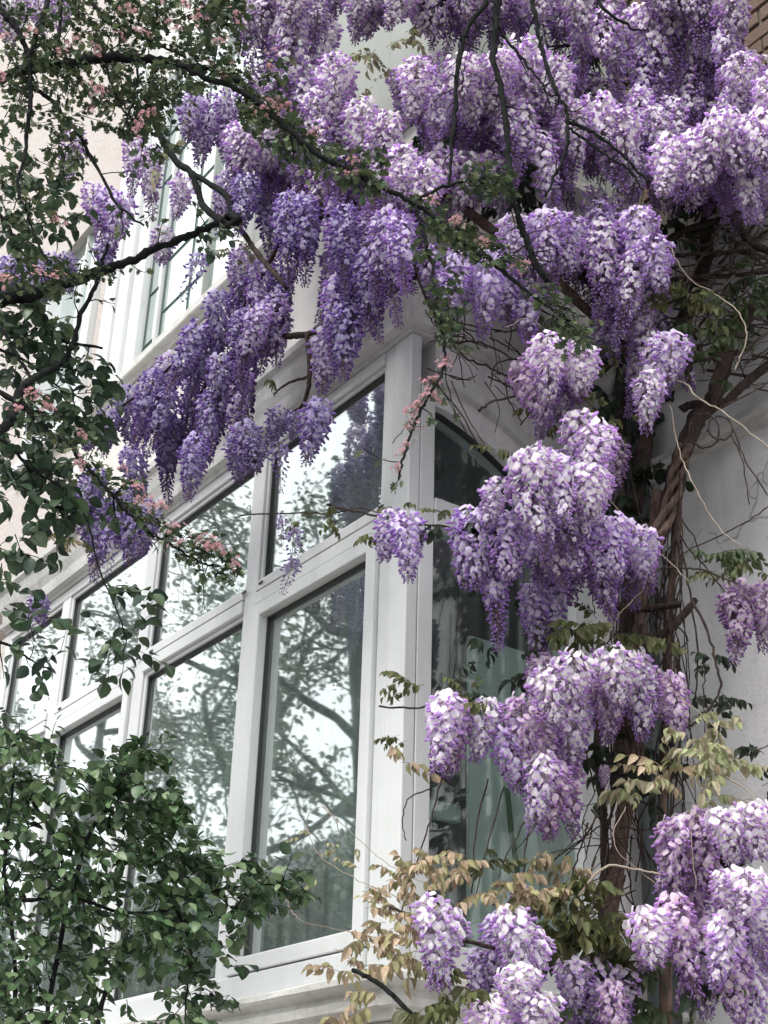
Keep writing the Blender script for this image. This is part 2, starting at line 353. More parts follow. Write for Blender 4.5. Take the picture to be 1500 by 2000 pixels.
# corner post
B('corner_post', -.097, .0, Y0, .045, 2.25, 4.38, bevel=.004); B('corner_post', -.157, -.100, Y0 + .003, Y1, 2.25, 4.38, bevel=.004)
B('jamb', -3.62, -3.545, Y0, Y1, 2.335, 4.335)
for x in VX[1:-1]: B('mullion', x - .045, x + .045, Y0 + .003, Y1, 2.335, 4.335)
xs = [(-3.545, -2.895), (-2.805, -1.97), (-1.88, -1.05), (-.96, -.157)]
for i, (a, b) in enumerate(xs):
    B('transom', a + .002, b - .002, Y0 - .006, Y1, 3.672, 3.722); B('transom', a + .002, b - .002, Y0 - .006, Y1, 3.727, 3.765)
    for (z0, z1, sash) in ((3.765, 4.335, False), (2.335, 3.672, i in (1, 3))):
        if sash:
            link('sash', quadring(a + .006, b - .006, z0 + .006, z1 - .006, .052, Y0 - .014, Y1 - .02).mesh('sash'), M_upvc, bay, .004); q = .06
        else:
            link('bead', quadring(a + .001, b - .001, z0 + .001, z1 - .001, .017, Y0 + .012, Y1 - .02).mesh('bead'), M_upvc, bay, .003); q = .018
        g = link('gasket', quadring(a + q, b - q, z0 + q, z1 - q, .006, Y0 + .022, Y0 + .05).mesh('gasket'), M_gask, bay)
        p = MB(); p.box(a + q, b - q, Y0 + .036, Y0 + .042, z0 + q, z1 - q); po = link('pane', p.mesh('pane'), M_glass, bay)
        if sash:
            pass
# drain covers on the transom
for (px, py) in ((478, 1157), (510, 1138), (745, 990), (296, 1272), (270, 1286), (117, 1384)):
    c = atY(px, py, -.006); o = box('drain_cover', M_gask, bay, c[0] - .014, c[0] + .014, -.011, -.0062, c[2] - .005, c[2] + .004, bevel=.001)
# side light with the arched head
side = window('arched side light of the bay, dark glass with pale curtain behind')
S = lambda n, *b, **k: box(n, M_upvc, side, *b, **k)
S('jamb', -.075, .0, .048, .106, 2.25, 4.20, bevel=.003)
SYR = .72
S('jamb', -.075, .0, SYR, SYR + .07, 2.25, 3.95); S('cill', -.075, .01, .108, SYR, 2.25, 2.345); S('transom', -.075, .004, .108, SYR, 3.672, 3.722); S('transom', -.075, .004, .108, SYR, 3.727, 3.772)
arc = [(.106, 4.124), (.16, 4.120), (.246, 4.093), (.306, 4.071), (.367, 4.043), (.42, 4.015), (.50, 3.965), (.58, 3.90), (.66, 3.82), (SYR, 3.773)]
ext = [(.106, 4.20), (.17, 4.20), (.27, 4.18), (.35, 4.155), (.42, 4.125), (.50, 4.085), (.58, 4.03), (.66, 3.96), (.74, 3.88), (SYR + .07, 3.80)]
def band(name, mat, A, Bq, x0, x1, parent):
    m = MB(); n = len(A); V = [(x1, y, z) for y, z in A] + [(x1, y, z) for y, z in Bq] + [(x0, y, z) for y, z in A] + [(x0, y, z) for y, z in Bq]; F = []
    for i in range(n - 1): F += [(i, i + 1, n + i + 1, n + i), (2 * n + i + 1, 2 * n + i, 3 * n + i, 3 * n + i + 1), (i + 1, i, 2 * n + i, 2 * n + i + 1), (n + i, n + i + 1, 3 * n + i + 1, 3 * n + i)]
    F += [(0, n, 3 * n, 2 * n), (n - 1, 3 * n - 1, 4 * n - 1, 2 * n - 1)]; m.add(V, F); return link(name, m.mesh(name), mat, parent)
band('arch_head', M_wht, arc, ext, -.075, .0, side)
band('gasket', M_gask, [(y, z - .012) for y, z in arc], arc, -.05, -.03, side)
ext2 = [(y, z + .05) for y, z in ext]
band('hood_moulding', M_trim, ext, ext2, -.02, .03, side)
fill = [(y, 4.3825) for y, z in ext]
band('wall', M_wht, [(y, z) for y, z in ext], fill, -.2, -.003, house)
W('wall', M_wht, -.2, -.003, SYR + .07, MY, 2.124, 4.382, bevel=0)
# panes
m = MB(); m.box(-.046, -.040, .106, SYR, 2.345, 3.672); link('pane', m.mesh('pane'), M_glass2, side)
V = [(-.043, y, z) for y, z in arc] + [(-.043, arc[-1][0], 3.772), (-.043, arc[0][0], 3.772)]; V2 = [(x - .005, y, z) for x, y, z in V]; n = len(V)
m = MB(); m.add(V + V2, [tuple(range(n)), tuple(range(n, 2 * n))[::-1]] + [(i, (i + 1) % n, n + (i + 1) % n, n + i) for i in range(n)]); link('pane', m.mesh('pane'), M_glass2, side)
m = MB(); m.box(-.05, -.03, .106, .112, 2.345, 3.672); m.box(-.05, -.03, .106, .112, 3.772, 4.12); link('gasket', m.mesh('gasket'), M_gask, side)

# upper window (white casement with thin bars) and the arched window at far left
up = window('tall white upper casement window with thin lead bars')
UB = lambda n, *b, **k: box(n, k.pop('mat', M_upvc), up, *b, **k)
UB('casing', -2.728, -2.60, .0, .2, 5.413, 7.5); UB('casing', -2.598, -2.47, .025, .2, 5.413, 7.5); UB('casing', -1.44, -1.325, .0, .2, 5.413, 7.5)
UB('bottom_rail', -2.468, -1.442, .04, .12, 5.413, 5.44)
for x in (-2.455, -2.275, -1.985): UB('mullion', x - .003, x + .003, .063, .069, 5.441, 7.5, bevel=.001, mat=M_lead)
UB('mullion', -2.30, -2.285, .045, .069, 5.441, 7.5, bevel=.001)
UB('mullion', -1.80, -1.785, .045, .08, 5.441, 7.5, mat=M_grey)
for z in (5.735, 6.06, 6.4, 6.8, 7.15): UB('glazing_bar', -2.268, -1.802, .063, .069, z, z + .007, bevel=.001, mat=M_lead); UB('glazing_bar', -2.449, -2.302, .063, .069, z - .12, z - .113, bevel=.001, mat=M_lead)
UB('pane', -2.468, -1.442, .07, .076, 5.441, 7.5, mat=M_glass, bevel=0)
UB('blind', -2.468, -1.442, .085, .09, 5.441, 7.5, mat=M_curt, bevel=0)
lw_ = window('white arched window in the pink wall')
LB = lambda n, *b, **k: box(n, k.pop('mat', M_upvc), lw_, *b, **k)
LB('sill', -3.95, -2.98, -.03, .2, 5.466, 5.52); LB('jamb', -3.915, -3.84, .0, .2, 5.522, 7.0); LB('jamb', -3.18, -3.105, .0, .2, 5.522, 7.0); LB('pane', -3.838, -3.182, .09, .096, 5.522, 7.0, mat=M_glass, bevel=0); LB('blind', -3.84, -3.18, .15, .16, 5.522, 7.0, mat=M_curt, bevel=0)
LB('glazing_bar', -3.52, -3.50, .07, .11, 5.522, 7.0)

# ---- the room behind the glass
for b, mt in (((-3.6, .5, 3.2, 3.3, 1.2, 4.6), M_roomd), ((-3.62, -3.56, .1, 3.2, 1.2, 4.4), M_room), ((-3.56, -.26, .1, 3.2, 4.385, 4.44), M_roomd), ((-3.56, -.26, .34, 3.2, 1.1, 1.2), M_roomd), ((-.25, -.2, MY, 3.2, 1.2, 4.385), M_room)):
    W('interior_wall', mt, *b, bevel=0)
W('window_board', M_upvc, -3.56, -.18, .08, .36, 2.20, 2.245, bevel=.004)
def curtain(name, x0, y0, x1, y1, z0, z1, label, mat=M_curt, am=.025, wl=.07):
    a = np.array([x0, y0]); b = np.array([x1, y1]); L = np.linalg.norm(b - a); n = int(L / wl * 6); d = (b - a) / L; nn = np.array([-d[1], d[0]]); m = MB(); V = []
    for i in range(n + 1):
        p = a + (b - a) * i / n + nn * am * math.sin(i / 6 * 2 * math.pi + .6 * math.sin(i * .3)); V += [(p[0], p[1], z0), (p[0], p[1], z1)]
    m.add(V, [(2 * i, 2 * i + 2, 2 * i + 3, 2 * i + 1) for i in range(n)]); o = link(name, m.mesh(name), mat); s = o.modifiers.new('thick', 'SOLIDIFY'); s.thickness = .006
    for p in o.data.polygons: p.use_smooth = True
    o['label'] = label; o['category'] = 'curtain'; return o
ya, yb, yc = atX(914, 1500, -.16)[1], atX(1046, 1600, -.16)[1], atX(1128, 1600, -.16)[1]
W('interior_panel', M_curt, -.17, -.15, ya, yb, 2.25, 3.40, bevel=.003); W('interior_panel', M_room, -.20, -.175, yb - .02, yc + .1, 2.25, 3.30, bevel=.003)
qa = atX(846, 1585, -.2); W('interior_rail', M_curt, -.22, -.19, .05, ya - .004, qa[2] - .02, qa[2] + .035, bevel=.003)
curtain('curtain', -1.9, .22, -1.45, .26, 2.25, 4.3, 'narrow pale curtain behind the middle front panes')
W('interior_post', M_room, -.62, -.50, .28, .36, 2.2, 4.38, bevel=.003); W('interior_post', M_room, -1.15, -1.0, .5, .62, 2.2, 4.38, bevel=.003)
W('interior_rail', M_room, -1.1, -.3, 1.3, 1.38, 2.86, 2.98, bevel=.003)

# ------------------------------------------------------------------ drainpipe
PPX = .085; PPY = .955
dp = empty('drainpipe', 'dark iron drainpipe in the corner beside the bay', 'drainpipe', (PPX, PPY, 0))
v, t = tube(np.array([(PPX, PPY, z) for z in np.linspace(.0, 4.75, 20)]), .052, 20, 0); link('pipe', trimesh('pipe', v, t), M_pipe, dp)
for z in (1.0, 2.45, 3.55, 4.3):
    v, t = tube(np.array([(PPX, PPY, z), (PPX, PPY, z + .01), (PPX, PPY, z + .09), (PPX, PPY, z + .10)]), [.054, .062, .062, .054], 20, 0); link('collar', trimesh('collar', v, t), M_pipe, dp)
    m = MB(); m.box(.02, .17, .99, 1.048, z + .03, z + .06); link('bracket', m.mesh('bracket'), M_pipe, dp, .004)

# ------------------------------------------------------------------ houseplant inside
hp = empty('houseplant', 'strap leaved houseplant behind the side light', 'plant', (-.22, .40, 2.245))
m = MB(); k = 14
V = [(-.22 + r * math.cos(a), .40 + r * math.sin(a), z) for r, z in ((.05, 2.246), (.075, 2.36), (.08, 2.37), (.07, 2.37), (.06, 2.34)) for a in np.arange(k) * 2 * math.pi / k]
m.add(V, [(i * k + j, i * k + (j + 1) % k, (i + 1) * k + (j + 1) % k, (i + 1) * k + j) for i in range(4) for j in range(k)] + [tuple(range(4 * k, 5 * k))]); link('pot', m.mesh('pot'), M_redb, hp)
LFS = leaf_ovate(.055, droop=.0, fold=.3)
for i in range(11):
    a = i * 2.4; L = random.uniform(.28, .45); pts = []
    for s in np.linspace(0, 1, 8): pts.append((-.22 + math.cos(a) * L * .55 * s ** 1.3 * .5, .40 + math.sin(a) * L * .75 * s ** 1.2, 2.34 + L * (s - .75 * s * s * (.5 + .5 * (i % 2)))))
    P = np.array(pts); wd = .022 * np.sin(np.linspace(.25, math.pi, 8)) + .001; sd = np.array([-math.sin(a), math.cos(a), 0]); V = np.vstack([P - sd * wd[:, None], P + [0, 0, -.004], P + sd * wd[:, None]])
    T = []
    for j in range(7): T += [(j, 8 + j, 9 + j), (j, 9 + j, j + 1), (8 + j, 16 + j, 17 + j), (8 + j, 17 + j, 9 + j)]
    link('leaf', trimesh('leaf', V, T, np.tile([.03, .07, .045], (24, 1)), M_leaf), None, hp)
v, t = tube(crom([atX(990, 1540, -.12), atX(998, 1620, -.12), atX(1006, 1760, -.12), (-.22, .40, 2.33)], 4), .009, 8, .05)
link('stem', trimesh('stem', v, t, np.tile([.06, .14, .05], (len(v), 1)), M_leaf), None, hp)

# ------------------------------------------------------------------ vegetation: builders
def path3(pts, H=None, dH=0.0, n=6, wob=0.0):
    P = []
    for i, q in enumerate(pts):
        h = q[2] if len(q) > 2 else None
        P.append(atH(q[0], q[1], H if h is None else h, dH))
    P = crom(P, n)
    if wob: P = P + np.cumsum(rng.normal(0, wob, P.shape), 0) * .15 + rng.normal(0, wob * .5, P.shape)
    return P
def limb(name, parent, mat, pts, r0, r1, H=None, dH=0.0, k=7, n=7, wob=.0015, rough=.14):
    """r in photo pixels"""
    P = path3(pts, H, dH, n, wob); ppm = pxm(P[len(P) // 2]); R = np.linspace(r0, r1, len(P)) / ppm
    R = R * (1 + .12 * rng.standard_normal(len(P)).cumsum() * .3).clip(.75, 1.35)
    v, t = tube(P, R, k, rough); o = link(name, trimesh(name, v, t), mat, parent); return P, R
def twigs_on(P, R, num, L, mat_parts, spread=.9, seg=4, up=-.1):
    o = []
    for _ in range(num):
        i = rng.integers(1, len(P) - 1); d = unit(P[i + 1 if i + 1 < len(P) else i] - P[i - 1]); r = rng.normal(size=3); s = unit(r - d * (r @ d))
        q = [P[i]]; dd = unit(d * .4 + s * spread + [0, 0, up]); l = L * rng.uniform(.4, 1.2)
        for k in range(seg): dd = unit(dd + rng.normal(0, .28, 3)); q.append(q[-1] + dd * l / seg)
        q = np.array(q); rr = np.linspace(min(R[i] * .55, .0028), .0009, len(q)); mat_parts.append(tube(q, rr, 4, .1)); o.append(q)
    return o

def inpoly(x, y, P):
    c = False; n = len(P)
    for i in range(n):
        x1, y1 = P[i]; x2, y2 = P[(i + 1) % n]
        if (y1 > y) != (y2 > y) and x < (x2 - x1) * (y - y1) / (y2 - y1) + x1: c = not c
    return c
def rand_in(P):
    xs = [p[0] for p in P]; ys = [p[1] for p in P]
    while True:
        x = random.uniform(min(xs), max(xs)); y = random.uniform(min(ys), max(ys))
        if inpoly(x, y, P): return x, y

class Foliage:
    """leaves gathered in sprays along twigs; the 300 that show largest become leaf objects, the rest one mesh"""
    def __init__(s, parent, tmpls, cols, mat=M_leaf, name='leaf'):
        s.p = parent; s.t = tmpls; s.c = np.array(cols); s.mat = mat; s.name = name; s.L = []; s.D = []; s.Nn = []; s.S = []; s.tw = []
    def leaf(s, p, d, n, size): s.L.append(p); s.D.append(d); s.Nn.append(n); s.S.append(size)
    def spray(s, q, size, per=8, start=.25):
        """leaves down the polyline q"""
        n = per; m = len(q) - 1
        for i in range(n):
            u = start + (1 - start) * (i + rng.uniform(0, .8)) / n; u = min(u, .999); j = int(u * m); f = u * m - j; p = q[j] * (1 - f) + q[j + 1] * f; t = unit(q[j + 1] - q[j])
            r = rng.normal(size=3); sd = unit(np.cross(t, [0, 0, 1]) * (1 if i % 2 else -1) + r * .35)
            d = unit(t * .55 + sd * .8 + np.array([0, 0, rng.uniform(-.75, .1)])); nn = unit(np.array([0, 0, 1.]) + rng.normal(0, .42, 3))
            s.leaf(p + d * size * .15, d, nn, size * rng.uniform(.6, 1.2))
    def region(s, poly, num, H, L, size, per=8, dirbias=(1, 0), rad=1.2):
        for _ in range(num):
            x, y = rand_in(poly); h = rng.uniform(*H); P0 = atH(x, y, h); ppm = pxm(P0); a = math.atan2(dirbias[1], dirbias[0]) + rng.normal(0, .9)
            q = [P0]; dd = RT * math.cos(a) - UP * math.sin(a) * .8 + hd * rng.normal(0, .5); dd = unit(dd + np.array([0, 0, .1])); l = L * rng.uniform(.5, 1.2) / ppm
            for k in range(4): dd = unit(dd + rng.normal(0, .22, 3) + [0, 0, -.05]); q.append(q[-1] + dd * l / 4)
            q = np.array(q); s.tw.append(tube(q, np.linspace(rad, .5, 5) / ppm, 4, .1)); s.spray(q, size / ppm, per, .05)
    def build(s, barkmat, top=300):
        L = np.array(s.L); D = np.array(s.D); Nn = np.array(s.Nn); S = np.array(s.S); n = len(L)
        if n == 0: return
        B_ = np.stack([unit(np.cross(D, Nn)), unit(D), np.zeros_like(D)], -1); B_[:, :, 2] = np.cross(B_[:, :, 0], B_[:, :, 1]); B_ = B_ * S[:, None, None]
        ti = s.c[rng.integers(0, len(s.c), n)] * rng.uniform(.65, 1.35, (n, 1)); w_ = rng.integers(0, len(s.t), n)
        v = L - CAM; z = v @ FW; x = 750 + FOC * (v @ RT) / z; y = 1000 - FOC * (v @ UP) / z
        vis = (x > -10) & (x < 1510) & (y > -10) & (y < 2010)
        score = np.where(vis, S / z * (.3 + np.abs(np.einsum('ij,ij->i', B_[:, :, 2] / S[:, None], unit(v)))), 0); order = np.argsort(-score); pick = order[:top]; rest = order[top:]
        meshes = {}
        pl = np.array(world_loc(s.p))
        for i in pick:
            key = (int(w_[i]), int(rng.integers(0, 4)))
            if key not in meshes:
                V, T, Sh = s.t[key[0]]; meshes[key] = trimesh(s.name, V, T, np.clip(s.c[key[1] % len(s.c)] * Sh * (.85 + .12 * key[1]), 0, 1), s.mat)
            o = bpy.data.objects.new(s.name, meshes[key]); C.objects.link(o); o.parent = s.p; M_ = Matrix.Identity(4)
            for a in range(3):
                for b in range(3): M_[a][b] = B_[i, a, b]
                M_[a][3] = L[i, a] - pl[a]
            o.matrix_local = M_
        if len(rest):
            parts = []
            for k in range(len(s.t)):
                r = rest[w_[rest] == k]
                if len(r): parts.append(scatter(s.t[k], B_[r], L[r], ti[r]))
            V, T, K = joinc(parts); o = link('foliage', trimesh('foliage', V, T, K, s.mat), None, s.p, loc=(0, 0, 0)); o['kind'] = 'stuff'
        if s.tw:
            v, t = join(s.tw); o = link('twigs', trimesh('twigs', v, t), barkmat, s.p); o['kind'] = 'stuff'

# ------------------------------------------------------------------ wisteria flowers
def ellip(L, r, k=5, bend=0.0):
    V = [(0, 0, 0)]; rs = (.7, 1.0, .7); xs_ = (.2, .5, .82)
    for q, x in zip(rs, xs_): V += [(x * L, math.cos(a) * r * q, math.sin(a) * r * q - bend * x * x) for a in np.arange(k) * 2 * math.pi / k]
    V.append((L, 0, -bend)); T = [(0, 1 + (j + 1) % k, 1 + j) for j in range(k)]
    for i in range(2):
        for j in range(k): a = 1 + i * k + j; b = 1 + i * k + (j + 1) % k; T += [(a, b, b + k), (a, b + k, a + k)]
    e = len(V) - 1; T += [(e, 1 + 2 * k + j, 1 + 2 * k + (j + 1) % k) for j in range(k)]
    return np.array(V), np.array(T)
def floret_parts(open_, seed):
    r = random.Random(seed); h = .0190; wd = .0106
    BAN = np.array([.82, .765, .94]); BAN2 = np.array([.69, .57, .87]); SPOT = np.array([.82, .80, .70]); WG = np.array([.33, .16, .52]) * open_ ** 0 + np.array([.34, .26, .34]) * max(0, open_ - .5) * 1.6; WG2 = WG * .5 + np.array([.56, .42, .74]) * .5
    V = []; K = []; T = []
    nv, nu = 4, 5
    for i in range(nv):
        v = i / (nv - 1)
        for j in range(nu):
            u = -1 + 2 * j / (nu - 1); sh = math.sqrt(max(0, 1 - (2 * (v * .93 + .02) - .92) ** 2 * .93)) if v > 0 else .3
            y = u * wd * sh; z = v * h - .002 + abs(u) * -.002 * v; x = .004 - open_ * (.010 * v * v + .0045 * u * u * v) + (1 - open_) * .008 * v
            V.append((x, y, z)); e = min(1, (abs(u) * .6 + v * .55)); c = BAN * (1 - .35 * e * r.uniform(.6, 1)) + BAN2 * (.35 * e); c = c * (1 - .18 * v * 0)
            if v < .4 and abs(u) < .6: c = SPOT * .6 + BAN * .4
            K.append(c)
    for i in range(nv - 1):
        for j in range(nu - 1): a = i * nu + j; T += [(a, a + 1, a + nu + 1), (a, a + nu + 1, a + nu)]
    V = np.array(V); T = np.array(T); K = np.array(K)
    v2, t2 = ellip(.0165, .0048, 5, .003); v2 = v2 * [1, 1, .8] + [.001, 0, -.003]; k2 = np.array([WG * (1 - f) + WG2 * f for f in np.linspace(.2, .9, len(v2))])
    return joinc([(V, T, K), (v2, t2, k2)])
FLO = [floret_parts(o, i) for i, o in enumerate((1.0, .8, .55))]
bv, bt = ellip(.0145, .0036, 5, .002); BUD = (bv, bt, np.array([np.array([.27, .12, .47]) * (1 - f) + np.array([.55, .41, .76]) * f for f in np.linspace(1, 0, len(bv))]))
def make_raceme(seed, L, Wd, n, openf, hue=(1, 1, 1), bare=0.0):
    g = np.random.default_rng(seed); parts = []; axis = []; bend = g.normal(0, .035, 2)
    cen = lambda s: np.array([bend[0] * s * s * L * 3, bend[1] * s * s * L * 3, -s * L])
    stem = np.array([cen(s) for s in np.linspace(-.08, 1.02, 9)]); v, t = tube(stem, np.linspace(.0018, .0007, 9), 4, 0); parts.append((v, t, np.tile([.34, .27, .22], (len(v), 1))))
    mats = {0: [], 1: [], 2: [], 3: []}
    for i in range(n):
        s = ((i + g.uniform(0, .7)) / n) ** .92
        if g.uniform() < bare * s: continue
        a = i * 2.39996 + g.normal(0, .25); pr = (.62 + .38 * min(1, s / .18)) * (1 - .78 * max(0, (s - .16) / .84) ** 1.05); r = Wd * pr * g.uniform(.70, 1.05)
        o = np.array([math.cos(a), math.sin(a), 0]); c = cen(s); p = c + o * r + np.array([0, 0, .012 * (1 - s)])
        isb = s > openf + g.normal(0, .05); tilt = -.55 + g.normal(0, .25) if isb else .10 + g.normal(0, .28) - .55 * s
        yaw = g.normal(0, .45); x = np.array([math.cos(a + yaw) * math.cos(tilt), math.sin(a + yaw) * math.cos(tilt), math.sin(tilt)]); y = unit(np.cross([0, 0, 1.], x)); z = np.cross(x, y)
        rl = g.normal(0, .3); y, z = y * math.cos(rl) + z * math.sin(rl), z * math.cos(rl) - y * math.sin(rl)
        sc_ = g.uniform(.85, 1.15) * (1 - .45 * max(0, s - .55) / .45); k = 3 if isb else int(np.clip(round(s / max(openf, .1) * 2.4 + g.normal(0, .45) - .35), 0, 2))
        tn = np.array(hue) * (1.13 - .32 * s) * g.uniform(.88, 1.1); mats[k].append((np.stack([x, y, z], -1) * sc_, p, tn))
        if i % 2 == 0 or s > .6: v, t = tube(np.array([c, c * .4 + p * .6 + [0, 0, .002], p]), .0007, 3, 0); parts.append((v, t, np.tile([.36, .24, .34], (len(v), 1))))
    for k, q in mats.items():
        if q: parts.append(scatter(BUD if k == 3 else FLO[k], np.array([e[0] for e in q]), np.array([e[1] for e in q]), np.array([e[2] for e in q])))
    V, T, K = joinc(parts); return trimesh('flower_cluster', V, T, np.clip(K, 0, 1), M_petal)
HUES = {'p': (1.10, 1.12, 1.03), 'm': (.90, .87, .93), 'b': (.64, .62, .76), 'k': (.95, .85, .86)}   # pale, mid, bluish (darker, partly shade put into left-hand flowers), pinkish mauve
RAC = {}
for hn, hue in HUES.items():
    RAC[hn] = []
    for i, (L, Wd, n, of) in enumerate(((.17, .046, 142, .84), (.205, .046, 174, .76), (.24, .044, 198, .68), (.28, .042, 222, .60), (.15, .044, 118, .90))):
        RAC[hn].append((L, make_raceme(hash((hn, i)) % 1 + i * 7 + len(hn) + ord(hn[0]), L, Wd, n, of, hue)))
RAC['w'] = [(L, make_raceme(200 + i, L, .058, n, 1.1, (1.16, 1.18, 1.06))) for i, (L, n) in enumerate(((.11, 95), (.13, 120), (.15, 135)))]
RAC['v'] = [(L, make_raceme(220 + i, L, .055, n, 1.1, (1.0, .97, 1.0))) for i, (L, n) in enumerate(((.11, 95), (.13, 120)))]
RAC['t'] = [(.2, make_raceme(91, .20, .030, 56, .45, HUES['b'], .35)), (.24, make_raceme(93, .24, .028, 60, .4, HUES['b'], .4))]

wist = empty('wisteria', 'old wisteria vine in full lilac bloom climbing the corner of the house', 'wisteria', (.35, .75, 0))
WL = np.array(world_loc(wist)); nrac = [0]
def raceme(x, y, Lpx, tone='p', dH=0.0, Wf=1.0, H=None):
    """a flower cluster hanging from photo point (x,y), Lpx long"""
    p = atH(x, y, H, dH); q = atH(x, y + Lpx, H, dH); Lm = p[2] - q[2]; ppm = pxm((p + q) / 2)
    lst = RAC[tone]; L, me = min(lst, key=lambda e: abs(e[0] * 1.22 - Lm) + random.uniform(0, .05)); k = Lm / L
    kw = (k * .5 + 1.02 * .5) if .6 < k < 2 else k
    kw *= Wf; RL.append((x, y, Lpx, dH, p, me, (kw, kw, k), (random.gauss(0, .08), random.gauss(0, .08), random.uniform(0, 6.28))))
RL = []
def build_racemes(top=300):
    def shown(e): return (-50 < e[0] < 1550 and -e[2] < e[1] < 2010) * (e[2] / 150 - e[3] * 3 + (1 if e[1] > 0 else -1))
    RL.sort(key=shown, reverse=True); acc = []
    for i, (x, y, L, d, p, me, sc_, ro) in enumerate(RL):
        if i < top:
            o = bpy.data.objects.new('flower_cluster', me); C.objects.link(o); o.parent = wist; o.location = Vector(p - WL); o.scale = sc_; o.rotation_euler = ro
        else:
            n = len(me.vertices); V = np.empty(n * 3, np.float32); me.vertices.foreach_get('co', V); V = V.reshape(-1, 3); T = np.empty(len(me.polygons) * 3, np.int32); me.polygons.foreach_get('vertices', T); T = T.reshape(-1, 3)
            K = np.empty(n * 4, np.float32); me.attributes['tint'].data.foreach_get('color', K); K = K.reshape(-1, 4)[:, :3]
            from mathutils import Euler
            R_ = np.array(Euler(ro).to_matrix()); acc.append(((V * sc_) @ R_.T + p, T, K * random.uniform(.9, 1.06)))
    if acc:
        V, T, K = joinc(acc); o = link('back_flowers', trimesh('back_flowers', V, T, np.clip(K, 0, 1), M_petal), None, wist, loc=(0, 0, 0)); o['kind'] = 'stuff'
def mass(poly, tone, dx=44, Lr=(130, 200), step=.50, dHr=(-.10, .22), cap=None):
    dx *= .92; xs = [p[0] for p in poly]; x = min(xs) + dx * .35
    while x < max(xs):
        xx = x + random.uniform(-8, 8); ys = [yy for yy in range(int(min(p[1] for p in poly)) - 2, int(max(p[1] for p in poly)) + 2, 6) if inpoly(xx, yy, poly)]
        runs = []
        for yy in ys:
            if runs and yy - runs[-1][1] <= 6: runs[-1][1] = yy
            else: runs.append([yy, yy])
        for y0, y1 in runs:
            hgt = y1 - y0
            if hgt < 45: continue
            L = min(random.uniform(*Lr), hgt * 1.02)
            y = y0 + random.uniform(0, 14)
            if 'b' not in tone and hgt > 90 and random.random() < .75: raceme(xx + random.uniform(-10, 10), y0 + random.uniform(0, 16), random.uniform(75, 105), 'v' if 'm' in tone[0] + tone[-1] and 'p' not in tone[0] else 'w', dHr[0] - random.uniform(0, .07))
            while True:
                last = y + L >= y1 - 10
                if last: y = max(y0, y1 - L)
                tn = random.choice(tone); raceme(xx + random.uniform(-7, 7), y + 6, L - 4, tn, random.uniform(*dHr) - .06 * (y - y0) / (hgt + 1) * 0)
                if last: break
                y += L * step * random.uniform(.85, 1.15); L = min(random.uniform(*Lr), hgt)
        x += dx * random.uniform(.85, 1.15)
# --- main masses (outlines as seen in the photograph)
mass([(380, -40), (648, -40), (650, 90), (700, 200), (760, 250), (800, 320), (870, 340), (880, 420), (800, 450), (640, 430), (520, 400), (450, 330), (470, 250), (540, 200), (500, 130), (430, 60)], 'ppp', 40, step=.44)
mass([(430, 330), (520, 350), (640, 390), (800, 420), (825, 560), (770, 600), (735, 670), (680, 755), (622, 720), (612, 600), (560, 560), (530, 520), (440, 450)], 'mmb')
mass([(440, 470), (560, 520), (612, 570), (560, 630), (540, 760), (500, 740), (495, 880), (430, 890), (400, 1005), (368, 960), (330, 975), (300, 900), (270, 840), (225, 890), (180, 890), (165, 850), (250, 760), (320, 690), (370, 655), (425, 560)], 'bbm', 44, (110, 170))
mass([(660, -60), (752, -60), (755, 60), (705, 75), (665, 30)], 'pm', 36, (80, 110))
mass([(752, -60), (1190, -60), (1190, 80), (1110, 110), (1040, 100), (940, 110), (880, 100), (840, 60), (770, 50)], 'ppmk', 38, (110, 150))
mass([(1080, -20), (1190, 20), (1240, 40), (1260, -60), (1430, -60), (1442, 90), (1510, 150), (1510, 420), (1460, 432), (1430, 370), (1380, 330), (1290, 400), (1250, 370), (1235, 280), (1200, 190), (1150, 190), (1105, 120)], 'ppppp', 40, (130, 190))
mass([(775, 150), (860, 100), (940, 130), (1000, 90), (1090, 120), (1100, 200), (1210, 200), (1250, 320), (1260, 400), (1190, 400), (1130, 350), (1060, 420), (1000, 345), (920, 340), (850, 310), (790, 260)], 'ppp', 36, (120, 190))
mass([(1290, 290), (1380, 250), (1420, 230), (1500, 225), (1500, 420), (1450, 430), (1400, 400), (1300, 395), (1260, 360)], 'pp', 40, (110, 160), dHr=(-.25, -.05))
mass([(995, 450), (1040, 415), (1120, 430), (1130, 375), (1155, 362), (1180, 400), (1210, 378), (1262, 420), (1288, 480), (1292, 540), (1302, 640), (1333, 680), (1333, 740), (1290, 800), (1250, 800), (1225, 740), (1215, 660), (1160, 620), (1130, 600), (1100, 560), (1060, 620), (1015, 560)], 'mpp', 38, (130, 200))
mass([(1040, 670), (1080, 655), (1150, 685), (1155, 780), (1110, 830), (1060, 850), (1010, 830), (1008, 740)], 'pk', 42, (90, 130))
mass([(1080, 830), (1150, 808), (1222, 870), (1228, 950), (1190, 955), (1120, 890)], 'kp', 42, (80, 110))
mass([(972, 945), (1018, 890), (1065, 872), (1110, 905), (1185, 930), (1197, 1010), (1140, 1060), (1060, 1090), (1000, 1060), (965, 1010)], 'pp', 44, (120, 160), dHr=(-.25, -.08))
mass([(915, 1035), (965, 1010), (1100, 1010), (1190, 1010), (1262, 1040), (1272, 1120), (1235, 1170), (1190, 1200), (1150, 1190), (1100, 1165), (1050, 1150), (1015, 1110), (990, 1130), (940, 1150), (905, 1120)], 'mmk', 44, (120, 170))
